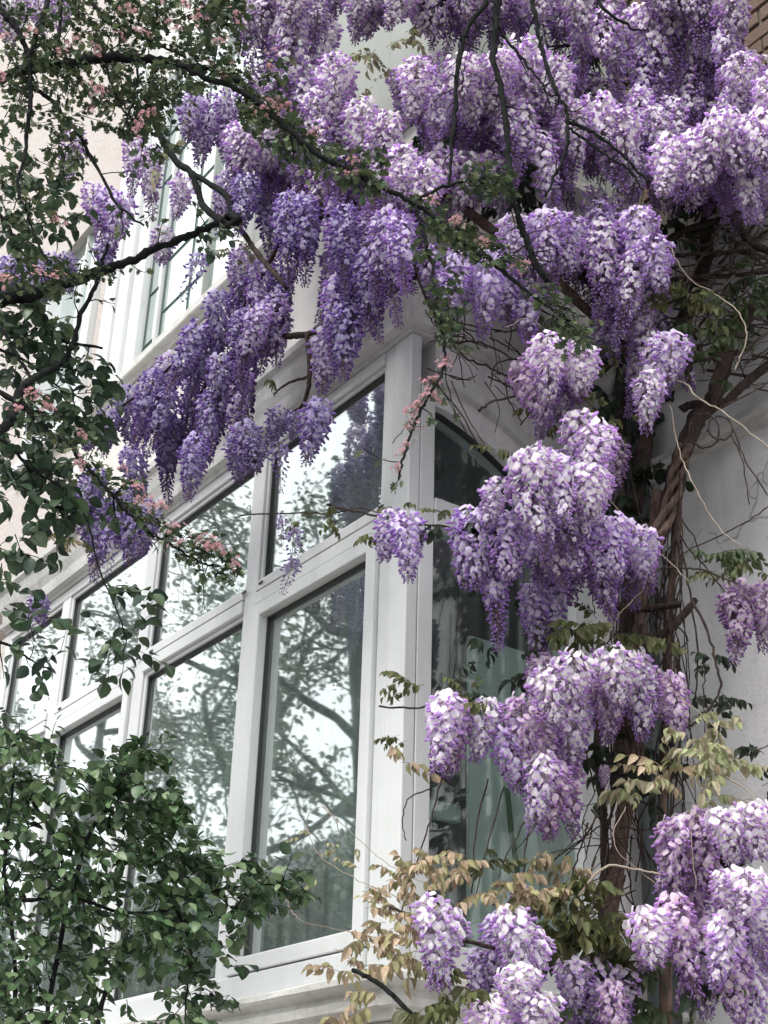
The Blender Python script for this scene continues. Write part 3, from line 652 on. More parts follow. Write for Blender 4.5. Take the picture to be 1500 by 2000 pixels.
mass([(1095, 1290), (1150, 1260), (1250, 1268), (1292, 1330), (1305, 1400), (1250, 1430), (1240, 1475), (1180, 1440), (1130, 1440), (1120, 1620), (1085, 1640), (1040, 1620), (1040, 1490), (1062, 1380)], 'kkp', 42, (110, 170))
mass([(1318, 1610), (1355, 1595), (1400, 1700), (1510, 1700), (1510, 2060), (1380, 2010), (1350, 1960), (1300, 1940), (1265, 1880), (1258, 1790), (1310, 1750)], 'ppk', 50, (140, 200))
mass([(1365, 1590), (1510, 1560), (1510, 1680), (1400, 1690), (1375, 1640)], 'k', 44, (70, 95))
mass([(955, 1960), (1000, 1880), (1060, 1960), (1105, 2060), (950, 2060)], 'pp', 42, (90, 130), dHr=(-.3, -.1))
mass([(1110, 1880), (1230, 1900), (1230, 2060), (1110, 2060)], 'km', 52, (90, 120), dHr=(.1, .3))
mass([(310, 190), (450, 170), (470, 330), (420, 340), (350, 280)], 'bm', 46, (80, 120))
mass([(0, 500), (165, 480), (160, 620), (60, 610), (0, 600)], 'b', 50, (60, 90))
mass([(0, -20), (150, -20), (130, 70), (0, 90)], 'p', 60, (60, 90))
mass([(780, 180), (1100, 120), (1260, 200), (1500, 120), (1510, 300), (1260, 350), (1240, 400), (1130, 350), (1060, 430), (1000, 350), (800, 270)], 'pm', 56, (130, 180), .7, (.16, .32))
mass([(1290, 300), (1500, 260), (1480, 440), (1300, 420)], 'pm', 60, (100, 130), .7, (.1, .3))
mass([(480, 130), (760, 250), (880, 420), (800, 520), (560, 470), (450, 330)], 'pm', 60, (120, 180), .7, (.12, .25))
mass([(1060, 430), (1280, 470), (1300, 640), (1215, 660), (1080, 560)], 'm', 50, (120, 170), .7, (.12, .3))
mass([(820, 290), (1010, 320), (1020, 430), (930, 405), (850, 400)], 'pm', 44, (90, 120), .6, (.05, .2))
# --- single clusters
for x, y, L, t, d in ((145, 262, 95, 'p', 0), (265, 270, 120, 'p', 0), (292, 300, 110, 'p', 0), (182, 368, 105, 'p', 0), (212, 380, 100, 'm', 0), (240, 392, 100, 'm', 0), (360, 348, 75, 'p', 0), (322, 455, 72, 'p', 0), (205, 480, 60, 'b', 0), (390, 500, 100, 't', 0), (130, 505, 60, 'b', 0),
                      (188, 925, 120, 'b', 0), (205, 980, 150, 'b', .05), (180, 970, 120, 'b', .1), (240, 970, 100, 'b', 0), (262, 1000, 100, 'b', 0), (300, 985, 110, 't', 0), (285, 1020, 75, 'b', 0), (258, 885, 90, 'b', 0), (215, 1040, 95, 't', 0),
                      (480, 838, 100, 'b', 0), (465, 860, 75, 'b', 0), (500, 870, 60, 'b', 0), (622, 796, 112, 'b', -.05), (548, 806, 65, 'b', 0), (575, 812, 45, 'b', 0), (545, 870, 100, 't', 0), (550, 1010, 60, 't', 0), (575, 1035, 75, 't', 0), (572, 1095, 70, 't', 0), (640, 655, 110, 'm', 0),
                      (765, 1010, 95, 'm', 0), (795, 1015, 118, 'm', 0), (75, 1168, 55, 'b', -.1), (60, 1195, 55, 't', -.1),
                      (782, 430, 175, 'm', -.1), (890, 505, 125, 'm', -.1), (955, 505, 140, 'm', -.1), (985, 520, 120, 'm', 0), (1025, 560, 140, 'm', 0), (905, 560, 80, 't', 0), (845, 500, 100, 'm', .1), (1180, 620, 90, 'm', .1), (1270, 740, 95, 'p', -.15),
                      (955, 1045, 218, 'm', 0), (935, 1020, 130, 'm', -.05), (915, 1010, 140, 'm', 0), (1045, 1150, 140, 'm', .1), (1083, 1130, 130, 'm', .1), (1172, 1085, 135, 'k', -.05),
                      (870, 1368, 140, 'p', -.05), (890, 1385, 130, 'k', 0), (950, 1378, 115, 'p', 0), (985, 1420, 130, 'm', 0), (1018, 1376, 140, 'k', -.05), (1055, 1290, 90, 'k', .05), (1100, 1480, 160, 'k', .1), (1062, 1470, 160, 'k', .1),
                      (1443, 1150, 155, 'k', .2), (1425, 1170, 90, 'k', .2), (1495, 1150, 110, 'k', .2), (1310, 1330, 110, 'k', 0), (1360, 1600, 150, 'k', 0), (1330, 1610, 140, 'p', 0), (1460, 390, 50, 'p', -.1),
                      (845, 1770, 160, 'p', -.25), (875, 1790, 150, 'p', -.25), (1000, 1790, 165, 'p', -.2), (975, 1800, 130, 'm', -.1), (940, 1865, 110, 'm', -.05), (1040, 1830, 130, 'p', -.15), (1020, 1740, 80, 'm', .1), (1150, 1880, 100, 'k', .1), (1190, 1930, 110, 'k', 0), (1180, 1500, 40, 'k', .1)):
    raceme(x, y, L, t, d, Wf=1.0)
build_racemes()

# --- vine stems
def stem(pts, r0, r1, mat=M_vine, dH=.25, **k): return limb('stem', wist, mat, pts, r0, r1, None, dH, **k)
G0 = (1215, 2300)
allP = []
S1 = stem([(1200, 4300), (1190, 3000), (1185, 2200), (1188, 1900), (1195, 1760), (1208, 1650), (1222, 1570), (1236, 1480), (1242, 1380), (1247, 1280), (1250, 1180), (1262, 1090), (1275, 1030), (1285, 960)], 17, 13, M_brn, .32, k=10)
S2 = stem([(1262, 1090), (1290, 1035), (1312, 975), (1322, 925), (1338, 870), (1362, 815), (1392, 780), (1412, 715), (1432, 655), (1472, 600), (1530, 560)], 17, 14, dH=.30, k=10)
S3 = stem([(1290, 4000), (1300, 2400), (1296, 1700), (1292, 1560), (1298, 1440), (1303, 1330), (1305, 1250), (1310, 1180), (1316, 1100), (1325, 1000), (1326, 920), (1340, 860)], 12, 9, M_brn, .38, k=8)
S4 = stem([(1175, 2400), (1178, 1800), (1182, 1690), (1178, 1580), (1168, 1480), (1172, 1380), (1200, 1300), (1235, 1210)], 12, 9, dH=.40, k=8)
S5 = stem([(1240, 1400), (1262, 1260), (1300, 1235), (1330, 1205), (1358, 1170)], 11, 8, dH=.30)
S6 = stem([(1240, 1000), (1262, 850), (1290, 740), (1330, 640), (1365, 560), (1382, 470), (1385, 380), (1370, 250), (1350, 120), (1330, -60)], 15, 12, dH=.42, k=9)
S7 = stem([(1330, 800), (1358, 790), (1410, 790), (1450, 755), (1520, 700)], 9, 7, dH=.30)
S8 = stem([(1420, 400), (1440, 440), (1475, 480), (1530, 495)], 9, 8, dH=.2)
S9 = stem([(1205, 1560), (1218, 1300), (1225, 1150), (1230, 1050), (1215, 950), (1210, 850), (1235, 700), (1260, 600)], 13, 10, dH=.45, k=8)
stem([(1270, 560), (1330, 545), (1420, 538), (1510, 530)], 6, 4, dH=.2); stem([(1290, 500), (1380, 495), (1510, 485)], 4, 3, dH=.2); stem([(1255, 500), (1340, 450), (1420, 425)], 8, 6, dH=.2)
stem([(1330, 1180), (1250, 1190), (1200, 1185)], 6, 9, dH=.3)
for (ph, r) in ((0, 7), (2.1, 7), (4.2, 6)):                       # twisted pair wound round the main stem
    P = path3([(1262, 1090), (1290, 1035), (1312, 975), (1322, 925), (1338, 870)], None, .26, 14); ppm = pxm(P[0]); T_ = unit(np.gradient(P, axis=0)); a = unit(np.cross(T_, [1., .3, 0])); b = np.cross(T_, a)
    th = np.linspace(0, 9, len(P)) + ph; Q = P + (a * np.cos(th)[:, None] + b * np.sin(th)[:, None]) * (11 / ppm); v, t = tube(Q, r / ppm, 7, .15); link('stem', trimesh('stem', v, t), M_brn, wist)
# left-hand boughs carrying the long mass
stem([(1250, 620), (1180, 560), (1080, 520), (960, 480), (860, 500), (770, 565), (690, 605), (610, 648), (560, 655), (520, 648)], 11, 6, dH=.12, k=8)
stem([(1240, 700), (1100, 560), (950, 440), (800, 330), (720, 440 - 60), (660, 415), (600, 385), (540, 352), (490, 322), (450, 288), (420, 235), (390, 190)], 10, 4, M_brn, .15)
stem([(600, 650), (604, 700), (605, 740), (592, 790), (560, 812)], 5, 3, dH=.05); stem([(592, 790), (620, 800)], 3, 2.5, dH=.05); stem([(605, 735), (560, 750), (535, 770)], 3, 2, dH=.05)
stem([(640, 420), (560, 460), (500, 560), (440, 650), (360, 690), (300, 750), (230, 800)], 6, 3, dH=.08); stem([(545, 610), (440, 700), (380, 790)], 5, 3, dH=.1)
stem([(288, 205), (312, 262), (342, 312), (372, 335), (386, 365), (398, 402), (432, 432)], 7, 8, M_haw, -.15); stem([(372, 335), (402, 355), (438, 378), (450, 400), (452, 428)], 6, 7, M_haw, -.15); stem([(425, 425), (445, 440), (465, 430), (450, 420), (436, 432)], 8, 7, M_haw, -.17)
stem([(452, 430), (480, 462), (510, 505), (560, 560)], 5, 4, M_vine, -.05)
stem([(135, 125), (160, 160), (185, 200), (170, 210)], 6, 5, M_brn, -.2)
# the dark tangle in the corner
tang = []
def thin(pts, r, mat_list, dH=0.0, H=None, n=6): P = path3(pts, H, dH, n, .003); mat_list.append(tube(P, np.linspace(r, r * .7, len(P)) / pxm(P[0]), 5, .1)); return P
for _ in range(85):
    x = random.uniform(1185, 1335); y0 = random.uniform(850, 1500); x2 = x + random.gauss(0, 30); ln = random.uniform(120, 420)
    thin([(x, y0), (x + random.gauss(0, 10), y0 + ln * .35), (x2 + random.gauss(0, 12), y0 + ln * .7), (x2, y0 + ln)], random.uniform(1.0, 2.6), tang, random.uniform(.2, .5))
for _ in range(125):
    x, y = random.uniform(1250, 1495), random.uniform(430, 760); a = random.gauss(-.6, .6); ln = random.uniform(60, 240)
    thin([(x, y), (x + ln * .33 * math.cos(a) + random.gauss(0, 16), y + ln * .33 * math.sin(a) + random.gauss(0, 16)), (x + ln * .66 * math.cos(a) + random.gauss(0, 16), y + ln * .66 * math.sin(a) + random.gauss(0, 16)), (x + ln * math.cos(a), y + ln * math.sin(a))], random.choice((.8, 1, 1.2, 1.5, 2, 3.4)), tang, random.uniform(.05, .4))
for _ in range(46):
    x, y = random.uniform(1080, 1200), random.uniform(60, 200); a = random.uniform(0, 3.1); ln = random.uniform(40, 140)
    thin([(x, y), (x + ln * .5 * math.cos(a) + random.gauss(0, 14), y + ln * .5 * math.sin(a)), (x + ln * math.cos(a), y + ln * math.sin(a))], random.uniform(1.0, 2.6), tang, random.uniform(.1, .35))
for _ in range(60):
    x, y = random.uniform(830, 1090), random.uniform(560, 760); a = random.gauss(.7, .6); ln = random.uniform(50, 170)
    thin([(x, y), (x + ln * .5 * math.cos(a) + random.gauss(0, 12), y + ln * .5 * math.sin(a) + random.gauss(0, 10)), (x + ln * math.cos(a), y + ln * math.sin(a))], random.uniform(1.0, 2.2), tang, random.uniform(.0, .35))
for _ in range(40):
    x, y = random.uniform(1130, 1260), random.uniform(1480, 1760); a = random.gauss(1.8, .7); ln = random.uniform(60, 190)
    thin([(x, y), (x + ln * .5 * math.cos(a) + random.gauss(0, 12), y + ln * .5 * math.sin(a)), (x + ln * math.cos(a), y + ln * math.sin(a))], random.uniform(.9, 2.2), tang, random.uniform(.0, .35))
for pts, r in (([(720, 440), (800, 500), (840, 600), (900, 690), (950, 715), (1010, 745)], 3), ([(880, 668), (930, 668), (985, 690), (1025, 730)], 2.5), ([(935, 803), (960, 785), (1010, 772)], 3), ([(1010, 700), (970, 710), (957, 755)], 2),
               ([(640, 985), (700, 1000), (760, 1012), (830, 1025), (905, 1030)], 2.6), ([(470, 1006), (560, 1002), (640, 1003), (705, 992), (760, 1010)], 1.6), ([(740, 1380), (800, 1382), (860, 1376), (960, 1386), (1045, 1392)], 2.2),
               ([(865, 1518), (842, 1600), (812, 1690), (775, 1810)], 1.8), ([(955, 1520), (930, 1620), (921, 1740)], 1.8), ([(985, 1535), (955, 1640), (928, 1760)], 1.6), ([(1038, 1380), (1040, 1520), (1032, 1620), (1018, 1730)], 2.2), ([(1040, 1580), (985, 1680), (975, 1710)], 1.5),
               ([(840, 1540), (800, 1560), (786, 1600), (792, 1645)], 1.5), ([(1400, 800), (1480, 760), (1510, 740)], 2), ([(1425, 845), (1450, 900), (1462, 985)], 1.7), ([(1430, 830), (1455, 900), (1500, 965)], 1.9), ([(1500, 990), (1440, 1030), (1340, 1080), (1250, 1140), (1190, 1180)], 1.6),
               ([(1300, 1110), (1340, 1110), (1390, 1120), (1440, 1140)], 2.5), ([(1350, 1170), (1380, 1230), (1400, 1300), (1405, 1350), (1370, 1400), (1340, 1420)], 3), ([(1376, 1300), (1375, 1360), (1378, 1430)], 1.7), ([(1320, 1340), (1350, 1350), (1376, 1372)], 1.6), ([(1420, 1490), (1470, 1470), (1510, 1450)], 1.6),
               ([(1220, 1615), (1260, 1620), (1300, 1605), (1330, 1602)], 2.4), ([(1385, 1630), (1410, 1680), (1450, 1720)], 7), ([(1380, 1640), (1420, 1620)], 6), ([(1430, 1640), (1430, 1700)], 7)):
    thin(pts, r, tang, .05)
v, t = join(tang); o = link('tangled_shoots', trimesh('tangled_shoots', v, t), M_vine, wist); o['kind'] = 'stuff'
pal = []
for pts, r in (([(1290, 740), (1335, 748), (1362, 776), (1405, 800), (1460, 840), (1505, 880)], 3.6), ([(1308, 790), (1318, 850), (1332, 895), (1360, 960), (1400, 1030), (1450, 1070)], 2.6), ([(1262, 470), (1305, 480), (1322, 510), (1352, 552), (1405, 582), (1445, 615), (1461, 655), (1450, 695), (1436, 728)], 2.8),
               ([(1185, 970), (1240, 1040), (1290, 1085), (1350, 1140)], 2.6), ([(1172, 1260), (1210, 1200), (1250, 1160), (1262, 1150)], 2), ([(1130, 1750), (1180, 1695), (1240, 1700), (1290, 1710)], 5), ([(1225, 1575), (1200, 1620), (1205, 1660), (1250, 1700), (1290, 1730)], 2.2),
               ([(665, 1632), (655, 1600), (632, 1578), (606, 1590), (603, 1622), (626, 1672), (682, 1712), (742, 1742), (852, 1790)], 2), ([(560, 1732), (566, 1772), (592, 1800), (650, 1814), (740, 1832), (820, 1842)], 2), ([(632, 1578), (690, 1630), (760, 1690), (845, 1735)], 1.6),
               ([(700, 1890), (680, 1870), (655, 1855)], 1.6), ([(985, 640), (1030, 620), (1055, 640)], 1.8), ([(300, 1015), (350, 1070), (360, 1200)], 1.0), ([(250, 1040), (310, 1060), (340, 1120), (355, 1195)], 1.0),
               ([(1380, 1500), (1440, 1530), (1510, 1590)], 3.5), ([(1370, 1490), (1400, 1430), (1340, 1370), (1290, 1330)], 2.5), ([(1360, 1740), (1350, 1620), (1365, 1590)], 2)):
    thin(pts, r * .55, pal, -.08)
lp = []
for cx, cy, rx, ry in ((1408, 838, 24, 22), (1376, 842, 30, 34), (985, 1110, 30, 26)):
    thin([(cx + rx * math.cos(a), cy + ry * math.sin(a)) for a in np.linspace(0, 6.6, 12)], 2, tang if False else lp, .1, n=4)
v, t = join(pal); o = link('pale_shoots', trimesh('pale_shoots', v, t), M_pale, wist); o['kind'] = 'stuff'
v, t = join(lp); o = link('tendril', trimesh('tendril', v, t), M_vine, wist); o['kind'] = 'stuff'
stem([(690, 1895), (740, 1920), (790, 1965), (835, 2010), (900, 2080)], 5, 6, M_haw, -.15); stem([(560 + 200, 1770), (830, 1800), (900, 1832), (965, 1852)], 3, 4, M_vine, -.15)

# --- wisteria compound leaves
WCOL = {'t': (.40, .31, .215), 'o': (.125, .125, .062), 'g': (.08, .105, .055), 'd': (.035, .05, .032), 'y': (.40, .37, .25)}
def compound(seed, col, n=9, L=.17, ls=.055, flat=.0):
    g = np.random.default_rng(seed); parts = []; pts = [np.array([0, s * L * .95, .35 * L * (s - 1.1 * s * s * 1.2)]) for s in np.linspace(0, 1, 9)]; P = np.array(pts)
    v, t = tube(P, np.linspace(.0016, .0008, 9), 4, 0); parts.append((v, t, np.tile(np.array(col) * .9, (len(v), 1))))
    Bm, Lc, Tn = [], [], []
    for i in range(n):
        u = .25 + .72 * (i // 2) / (n // 2); j = min(7, int(u * 8)); p = P[j]; sd = 1 if i % 2 else -1
        d = unit(np.array([sd * (.75 - .3 * flat) , .35, -1.1 + 1.0 * flat]) + g.normal(0, .18, 3)) if i < n - 1 else unit([0, 1, -.9]); nn = unit(np.array([sd * .6, -.2, .8]) + g.normal(0, .25, 3))
        Bm.append(basis(d, nn) * ls * g.uniform(.75, 1.2)); Lc.append(p); Tn.append(np.array(col) * g.uniform(.75, 1.25) * (np.array([.86, 1.04, .80]) if g.uniform() < .35 else 1))
    parts.append(scatter(leaf_ovate(.26, droop=.28, fold=.5), np.array(Bm), np.array(Lc), np.array(Tn))); V, T, K = joinc(parts)
    return trimesh('leaf', V, T, np.clip(K, 0, 1), M_wleaf)
COMP = {k: [compound(i * 5 + ord(k), c, (9, 7, 11)[i], flat=(.0, .35, .6)[i]) for i in range(3)] for k, c in WCOL.items()}
def wleaf(x, y, kind, size=1.0, dH=-.1, ang=None):
    p = atH(x, y, None, dH); o = bpy.data.objects.new('leaf', random.choice(COMP[kind])); C.objects.link(o); o.parent = wist; o.location = Vector(p - WL)
    o.rotation_euler = (random.gauss(-.1, .35), random.gauss(0, .3), random.uniform(0, 6.28) if ang is None else ang); s = size * random.uniform(.8, 1.2); o.scale = (s, s, s)
for cx, cy, n, sx, sy, k, sz, d in ((1200, 760, 14, 50, 70, 'd', .9, .4), (1215, 900, 12, 45, 80, 'd', .9, .4), (1200, 1010, 6, 40, 40, 'd', .9, .4), (1330, 430, 10, 60, 40, 'd', .9, .3), (1150, 110, 8, 45, 50, 'd', .9, .35), (1260, 1480, 8, 30, 70, 'd', .8, .35), (800, 1760, 8, 60, 60, 't', .42, -.1), (850, 1690, 8, 50, 25, 't', .45, -.05), (760, 1870, 7, 60, 40, 't', .5, -.12), (830, 1900, 5, 40, 25, 'o', .55, -.1), (1040, 1750, 6, 40, 20, 't', .5, 0), (950, 1690, 5, 50, 20, 'o', .5, .05), (780, 1715, 8, 50, 35, 't', .48, -.15), (740, 1800, 8, 60, 40, 't', .42, -.15), (805, 1840, 9, 45, 40, 't', .55, -.15), (690, 1880, 5, 45, 25, 't', .62, -.15), (740, 1950, 3, 40, 15, 't', .62, -.2), (660, 1985, 3, 35, 12, 't', .65, -.2), (890, 1700, 12, 60, 32, 't', .5, -.1), (980, 1730, 5, 50, 25, 't', .5, -.1), (1000, 1740, 8, 50, 40, 't', .6, 0),  # leading dark clumps are added to stand for deep shade in the corner
                                    (1120, 1760, 12, 60, 50, 'o', .8, .0), (1190, 1820, 16, 50, 45, 'o', .85, .05), (1090, 1830, 12, 50, 40, 'o', .8, .1), (1140, 1900, 16, 70, 60, 'g', .8, .15), (1220, 1940, 10, 40, 50, 'g', .8, .15), (1150, 1990, 8, 60, 20, 'd', .8, .2), (1100, 1690, 6, 40, 20, 't', .6, 0),
                                    (1360, 1440, 14, 50, 45, 'y', .6, -.05), (1400, 1500, 9, 50, 30, 'y', .6, -.05), (1290, 1500, 6, 45, 20, 't', .6, -.05), (1250, 1540, 6, 40, 20, 'y', .6, -.05), (1380, 1560, 5, 40, 25, 'y', .5, 0), (1420, 1085, 8, 32, 18, 'g', .65, .1), (1420, 1115, 6, 50, 15, 'o', .5, .1), (1380, 1280, 4, 20, 20, 'd', .5, .2), (1420, 1370, 5, 25, 40, 'd', .5, .2), (1330, 1350, 2, 30, 15, 'd', .6, .2), (1450, 1770 - 120, 4, 40, 20, 'd', .6, .2),
                                    (1330, 600, 8, 40, 40, 'o', .7, .0), (1400, 620, 14, 70, 50, 'g', .8, .1), (1460, 560, 10, 50, 40, 'g', .8, .1), (1380, 700, 6, 30, 40, 'g', .7, .1), (1310, 570, 5, 15, 40, 'o', .6, -.05),
                                    (1110, 1230, 9, 40, 25, 'o', .7, .05), (1210, 1240, 10, 50, 25, 'o', .7, .05), (960, 1270, 4, 40, 20, 'd', .6, .1), (1030, 1200, 5, 50, 40, 'd', .6, .15), (1200, 830, 6, 40, 20, 'o', .55, 0), (1090, 800, 6, 50, 40, 'o', .5, .1), (1190, 700, 5, 30, 30, 'o', .55, .1), (1060, 620, 5, 30, 20, 'g', .5, .1),
                                    (880, 992, 2, 40, 6, 'o', .42, 0), (890, 1040, 5, 20, 18, 'd', .6, 0), (640, 1005, 4, 30, 15, 'o', .45, 0), (598, 1020, 2, 10, 15, 'o', .4, 0), (730, 1045, 3, 15, 20, 'o', .5, 0), (830, 1330, 5, 40, 12, 'o', .45, 0), (780, 1340, 3, 30, 12, 'o', .4, 0), (785, 1440, 3, 12, 20, 'o', .4, 0), (785, 1485, 2, 6, 8, 't', .6, 0), (905, 1365, 4, 20, 15, 'o', .5, 0), (975, 1320, 5, 50, 40, 'd', .6, .15),
                                    (810, 995, 4, 40, 8, 'o', .35, 0), (965, 880, 2, 6, 10, 'o', .5, 0), (870, 1970, 7, 70, 20, 'o', .8, -.2), (950, 1960, 3, 30, 15, 'o', .8, -.2), (720, 105, 6, 30, 12, 'y', .5, .1), (780, 90, 6, 60, 30, 'y', .5, .15), (760, 170, 6, 60, 30, 'y', .5, .15), (310, 325, 2, 6, 8, 'y', .7, -.2), (480, 490, 5, 30, 20, 'y', .5, .05),
                                    (1020, 360, 7, 50, 20, 'd', .8, .1), (1000, 400, 6, 60, 30, 'd', .7, .2), (820, 330, 6, 60, 40, 'g', .6, .2), (870, 250, 6, 80, 60, 'd', .6, .3), (1150, 120, 5, 40, 40, 'd', .6, .3), (525, 750, 2, 10, 12, 'o', .5, 0), (640, 1620, 3, 40, 30, 'y', .25, 0), (690, 1700, 5, 60, 40, 'y', .28, 0), (110, 1050, 3, 18, 8, 't', .5, -.1), (140, 1050, 3, 18, 8, 'o', .5, -.1), (1490, 1520, 4, 20, 40, 'd', .6, .2), (1340, 1920, 4, 40, 20, 'd', .7, .1), (1400, 1930, 4, 40, 20, 'g', .7, .1), (1230, 1530, 6, 30, 40, 'd', .7, .3), (1210, 1480, 6, 30, 30, 'd', .7, .3)):
    for _ in range(n): wleaf(random.gauss(cx, sx * .6), random.gauss(cy, sy * .6), k, sz, d + random.gauss(0, .05))

# ------------------------------------------------------------------ hawthorn (upper left) with its long hanging boughs
HH = 3.35
haw = empty('hawthorn_tree', 'dark barked hawthorn with small lobed leaves and pink blossom, upper left', 'tree', tuple(atH(-900, 900, 3.5) * [1, 1, 0]))
base = np.array(world_loc(haw)); tw = []
crown0 = atH(-700, 500, 3.6)
P = crom([base, base + [0, 0, 1.2], base * .5 + crown0 * .5 + [0, 0, .8], crown0, atH(-420, 80, 3.6), atH(-200, -350, 3.6), atH(300, -500, 3.6), atH(900, -380, 3.5)], 8)
v, t = tube(P, np.linspace(.10, .03, len(P)), 10, .1); link('trunk', trimesh('trunk', v, t), M_haw, haw)
def hb(pts, r0, r1, H=HH, tws=0, tl=.11): 
    P, R = limb('branch', haw, M_haw, pts, r0, r1, H, wob=.004, rough=.25)
    q = twigs_on(P, R, tws, tl, tw) if tws else []
    return P, R, q
FH = Foliage(haw, [LF_lob, LF_lob], [(.095, .135, .060), (.065, .105, .050), (.135, .170, .080), (.045, .078, .040)])
sprig = []
for a in (
    ([(-420, 260), (-200, 200), (0, 150), (60, 132), (120, 125), (200, 112), (290, 115), (350, 125), (420, 138), (460, 160)], 12, 4, HH, 14),
    ([(-60, -120), (0, 15), (30, 50), (50, 90), (60, 122), (62, 170), (60, 240), (52, 310), (38, 370), (60, 430), (78, 480), (100, 525)], 8, 2.5, HH - .05, 10),
    ([(110, -120), (92, 10), (72, 70), (60, 118)], 6, 4, HH - .03, 3), ([(118, -60), (115, 60), (106, 112)], 4, 3, HH, 3),
    ([(140, -80), (200, 30), (260, 60), (300, 85), (360, 112)], 5, 3, HH + .05, 6), ([(60, 430 - 260), (100, 200), (150, 260), (190, 330), (230, 400), (280, 440)], 4, 2, HH + .05, 8),
    ([(270, 120), (265, 180), (240, 260)], 3, 1.5, HH, 4), ([(200, 115), (230, 190), (245, 220)], 3, 2, HH, 3),
    ([(350, 125), (400, 150), (460, 170), (510, 205), (560, 250), (620, 300), (660, 325), (705, 346), (750, 370), (810, 400), (850, 430), (900, 470), (960, 512), (1010, 550), (1060, 590), (1110, 625)], 5.5, 3, HH - .08, 14),
    ([(805, 397), (850, 372), (905, 355), (990, 343)], 3, 2, HH - .08, 4),
    ([(812, 402), (826, 450), (842, 520), (850, 580), (862, 640), (868, 700), (850, 750), (822, 800), (800, 850), (786, 900), (778, 938)], 3.5, 1.8, HH - .1, 8),
    ([(970, -160), (952, -10), (915, 50), (900, 90), (890, 160), (888, 220), (880, 300), (875, 362)], 6, 2.5, HH, 20),
    ([(985, -200), (972, -10), (966, 50), (961, 110), (975, 170), (985, 230), (990, 300), (996, 370), (1010, 430), (1020, 470), (1036, 510), (1062, 552)], 9, 4.5, HH, 44),
    ([(1010, -200), (1037, -10), (1050, 60), (1061, 110), (1080, 170), (1100, 210), (1107, 250), (1140, 275), (1180, 305), (1222, 332), (1252, 372)], 6, 2.5, HH, 26),
    ([(1107, 250), (1107, 292), (1090, 332), (1066, 386)], 4, 2, HH, 4), ([(1107, 236), (1150, 255), (1200, 290), (1258, 346), (1180 + 90, 352)], 4, 2, HH, 5),
    ([(972, 50), (1000, 90), (1030, 130), (1060, 170), (1070, 202)], 4, 2, HH, 6), ([(1150, -60), (1175, 10), (1230, 55), (1260, 60)], 4, 2, HH, 4),
    ([(-400, 900), (-100, 880), (0, 840), (22, 818), (40, 772), (62, 745), (110, 722), (140, 685), (162, 610), (186, 560), (200, 520), (215, 480)], 11, 2.5, HH + .3, 8),
    ([(0, 640), (30, 690), (62, 742)], 4, 4, HH + .3, 3),
    ([(-60, 740), (40, 788), (62, 810), (100, 845), (130, 865), (160, 895), (192, 930), (232, 972), (262, 1006), (300, 1040), (330, 1052), (362, 1076), (400, 1096), (432, 1102)], 7, 3, HH, 18),
    ([(-420, 640), (-150, 620), (0, 588), (80, 570), (150, 546), (220, 522), (270, 505), (300, 488), (350, 470), (400, 448), (440, 432)], 15, 7, HH + .45, 12)):
    pts, r0, r1, H, n = a; P, R, q = hb(pts, r0, r1, H, n)
    if pts[0][0] < 880 or 0: sprig += q
v, t = join(tw); o = link('twigs', trimesh('twigs', v, t), M_haw, haw); o['kind'] = 'stuff'
for q in sprig: FH.spray(q, 18 / pxm(q[0]), 4, .3)
FH.region([(-20, -20), (400, -20), (440, 90), (520, 110), (535, 230), (480, 210), (420, 180), (330, 190), (200, 180), (100, 170), (-20, 180)], 240, (HH - .15, HH + .2), 60, 16.5, 8)
FH.region([(380, -20), (460, -20), (440, 60), (400, 50)], 20, (HH, HH + .1), 50, 18, 6)
FH.region([(-20, 160), (110, 160), (180, 250), (150, 330), (100, 400), (100, 480), (-20, 520)], 62, (HH - .05, HH + .25), 60, 18, 6)
FH.region([(180, 180), (330, 180), (320, 290), (280, 300), (190, 250)], 45, (HH, HH + .2), 50, 20, 6)
FH.region([(460, 200), (560, 230), (640, 290), (600, 300), (480, 260)], 50, (HH - .1, HH + .1), 45, 18, 6)
FH.region([(620, 275), (740, 300), (745, 345), (690, 390), (640, 340)], 28, (HH - .15, HH), 40, 19, 6); FH.region([(890, 350), (1000, 338), (1000, 375), (900, 372)], 24, (HH - .12, HH), 40, 18, 6)
FH.region([(800, 400), (880, 420), (1000, 500), (980, 525), (880, 490), (820, 490)], 42, (HH - .15, HH), 40, 18, 6); FH.region([(810, 480), (870, 520), (885, 680), (850, 680), (825, 560)], 30, (HH - .15, HH), 36, 18, 6)
FH.region([(1070, 612), (1150, 640), (1150, 690), (1090, 680)], 20, (HH - .12, HH), 40, 18, 6); FH.region([(1000, 530), (1060, 560), (1060, 600), (1010, 570)], 8, (HH - .12, HH), 40, 17, 5)
FH.region([(60, 770), (140, 840), (240, 940), (330, 1030), (440, 1080), (450, 1130), (400, 1120), (300, 1060), (200, 970), (120, 900), (60, 850)], 60, (HH - .05, HH + .05), 42, 18, 5)
FH.region([(20, 500), (160, 520), (170, 560), (30, 590)], 24, (HH + .1, HH + .3), 45, 20, 5); FH.region([(340, 1060), (450, 1080), (440, 1135), (350, 1100)], 14, (HH - .05, HH), 36, 16, 6)
FH.build(M_haw)
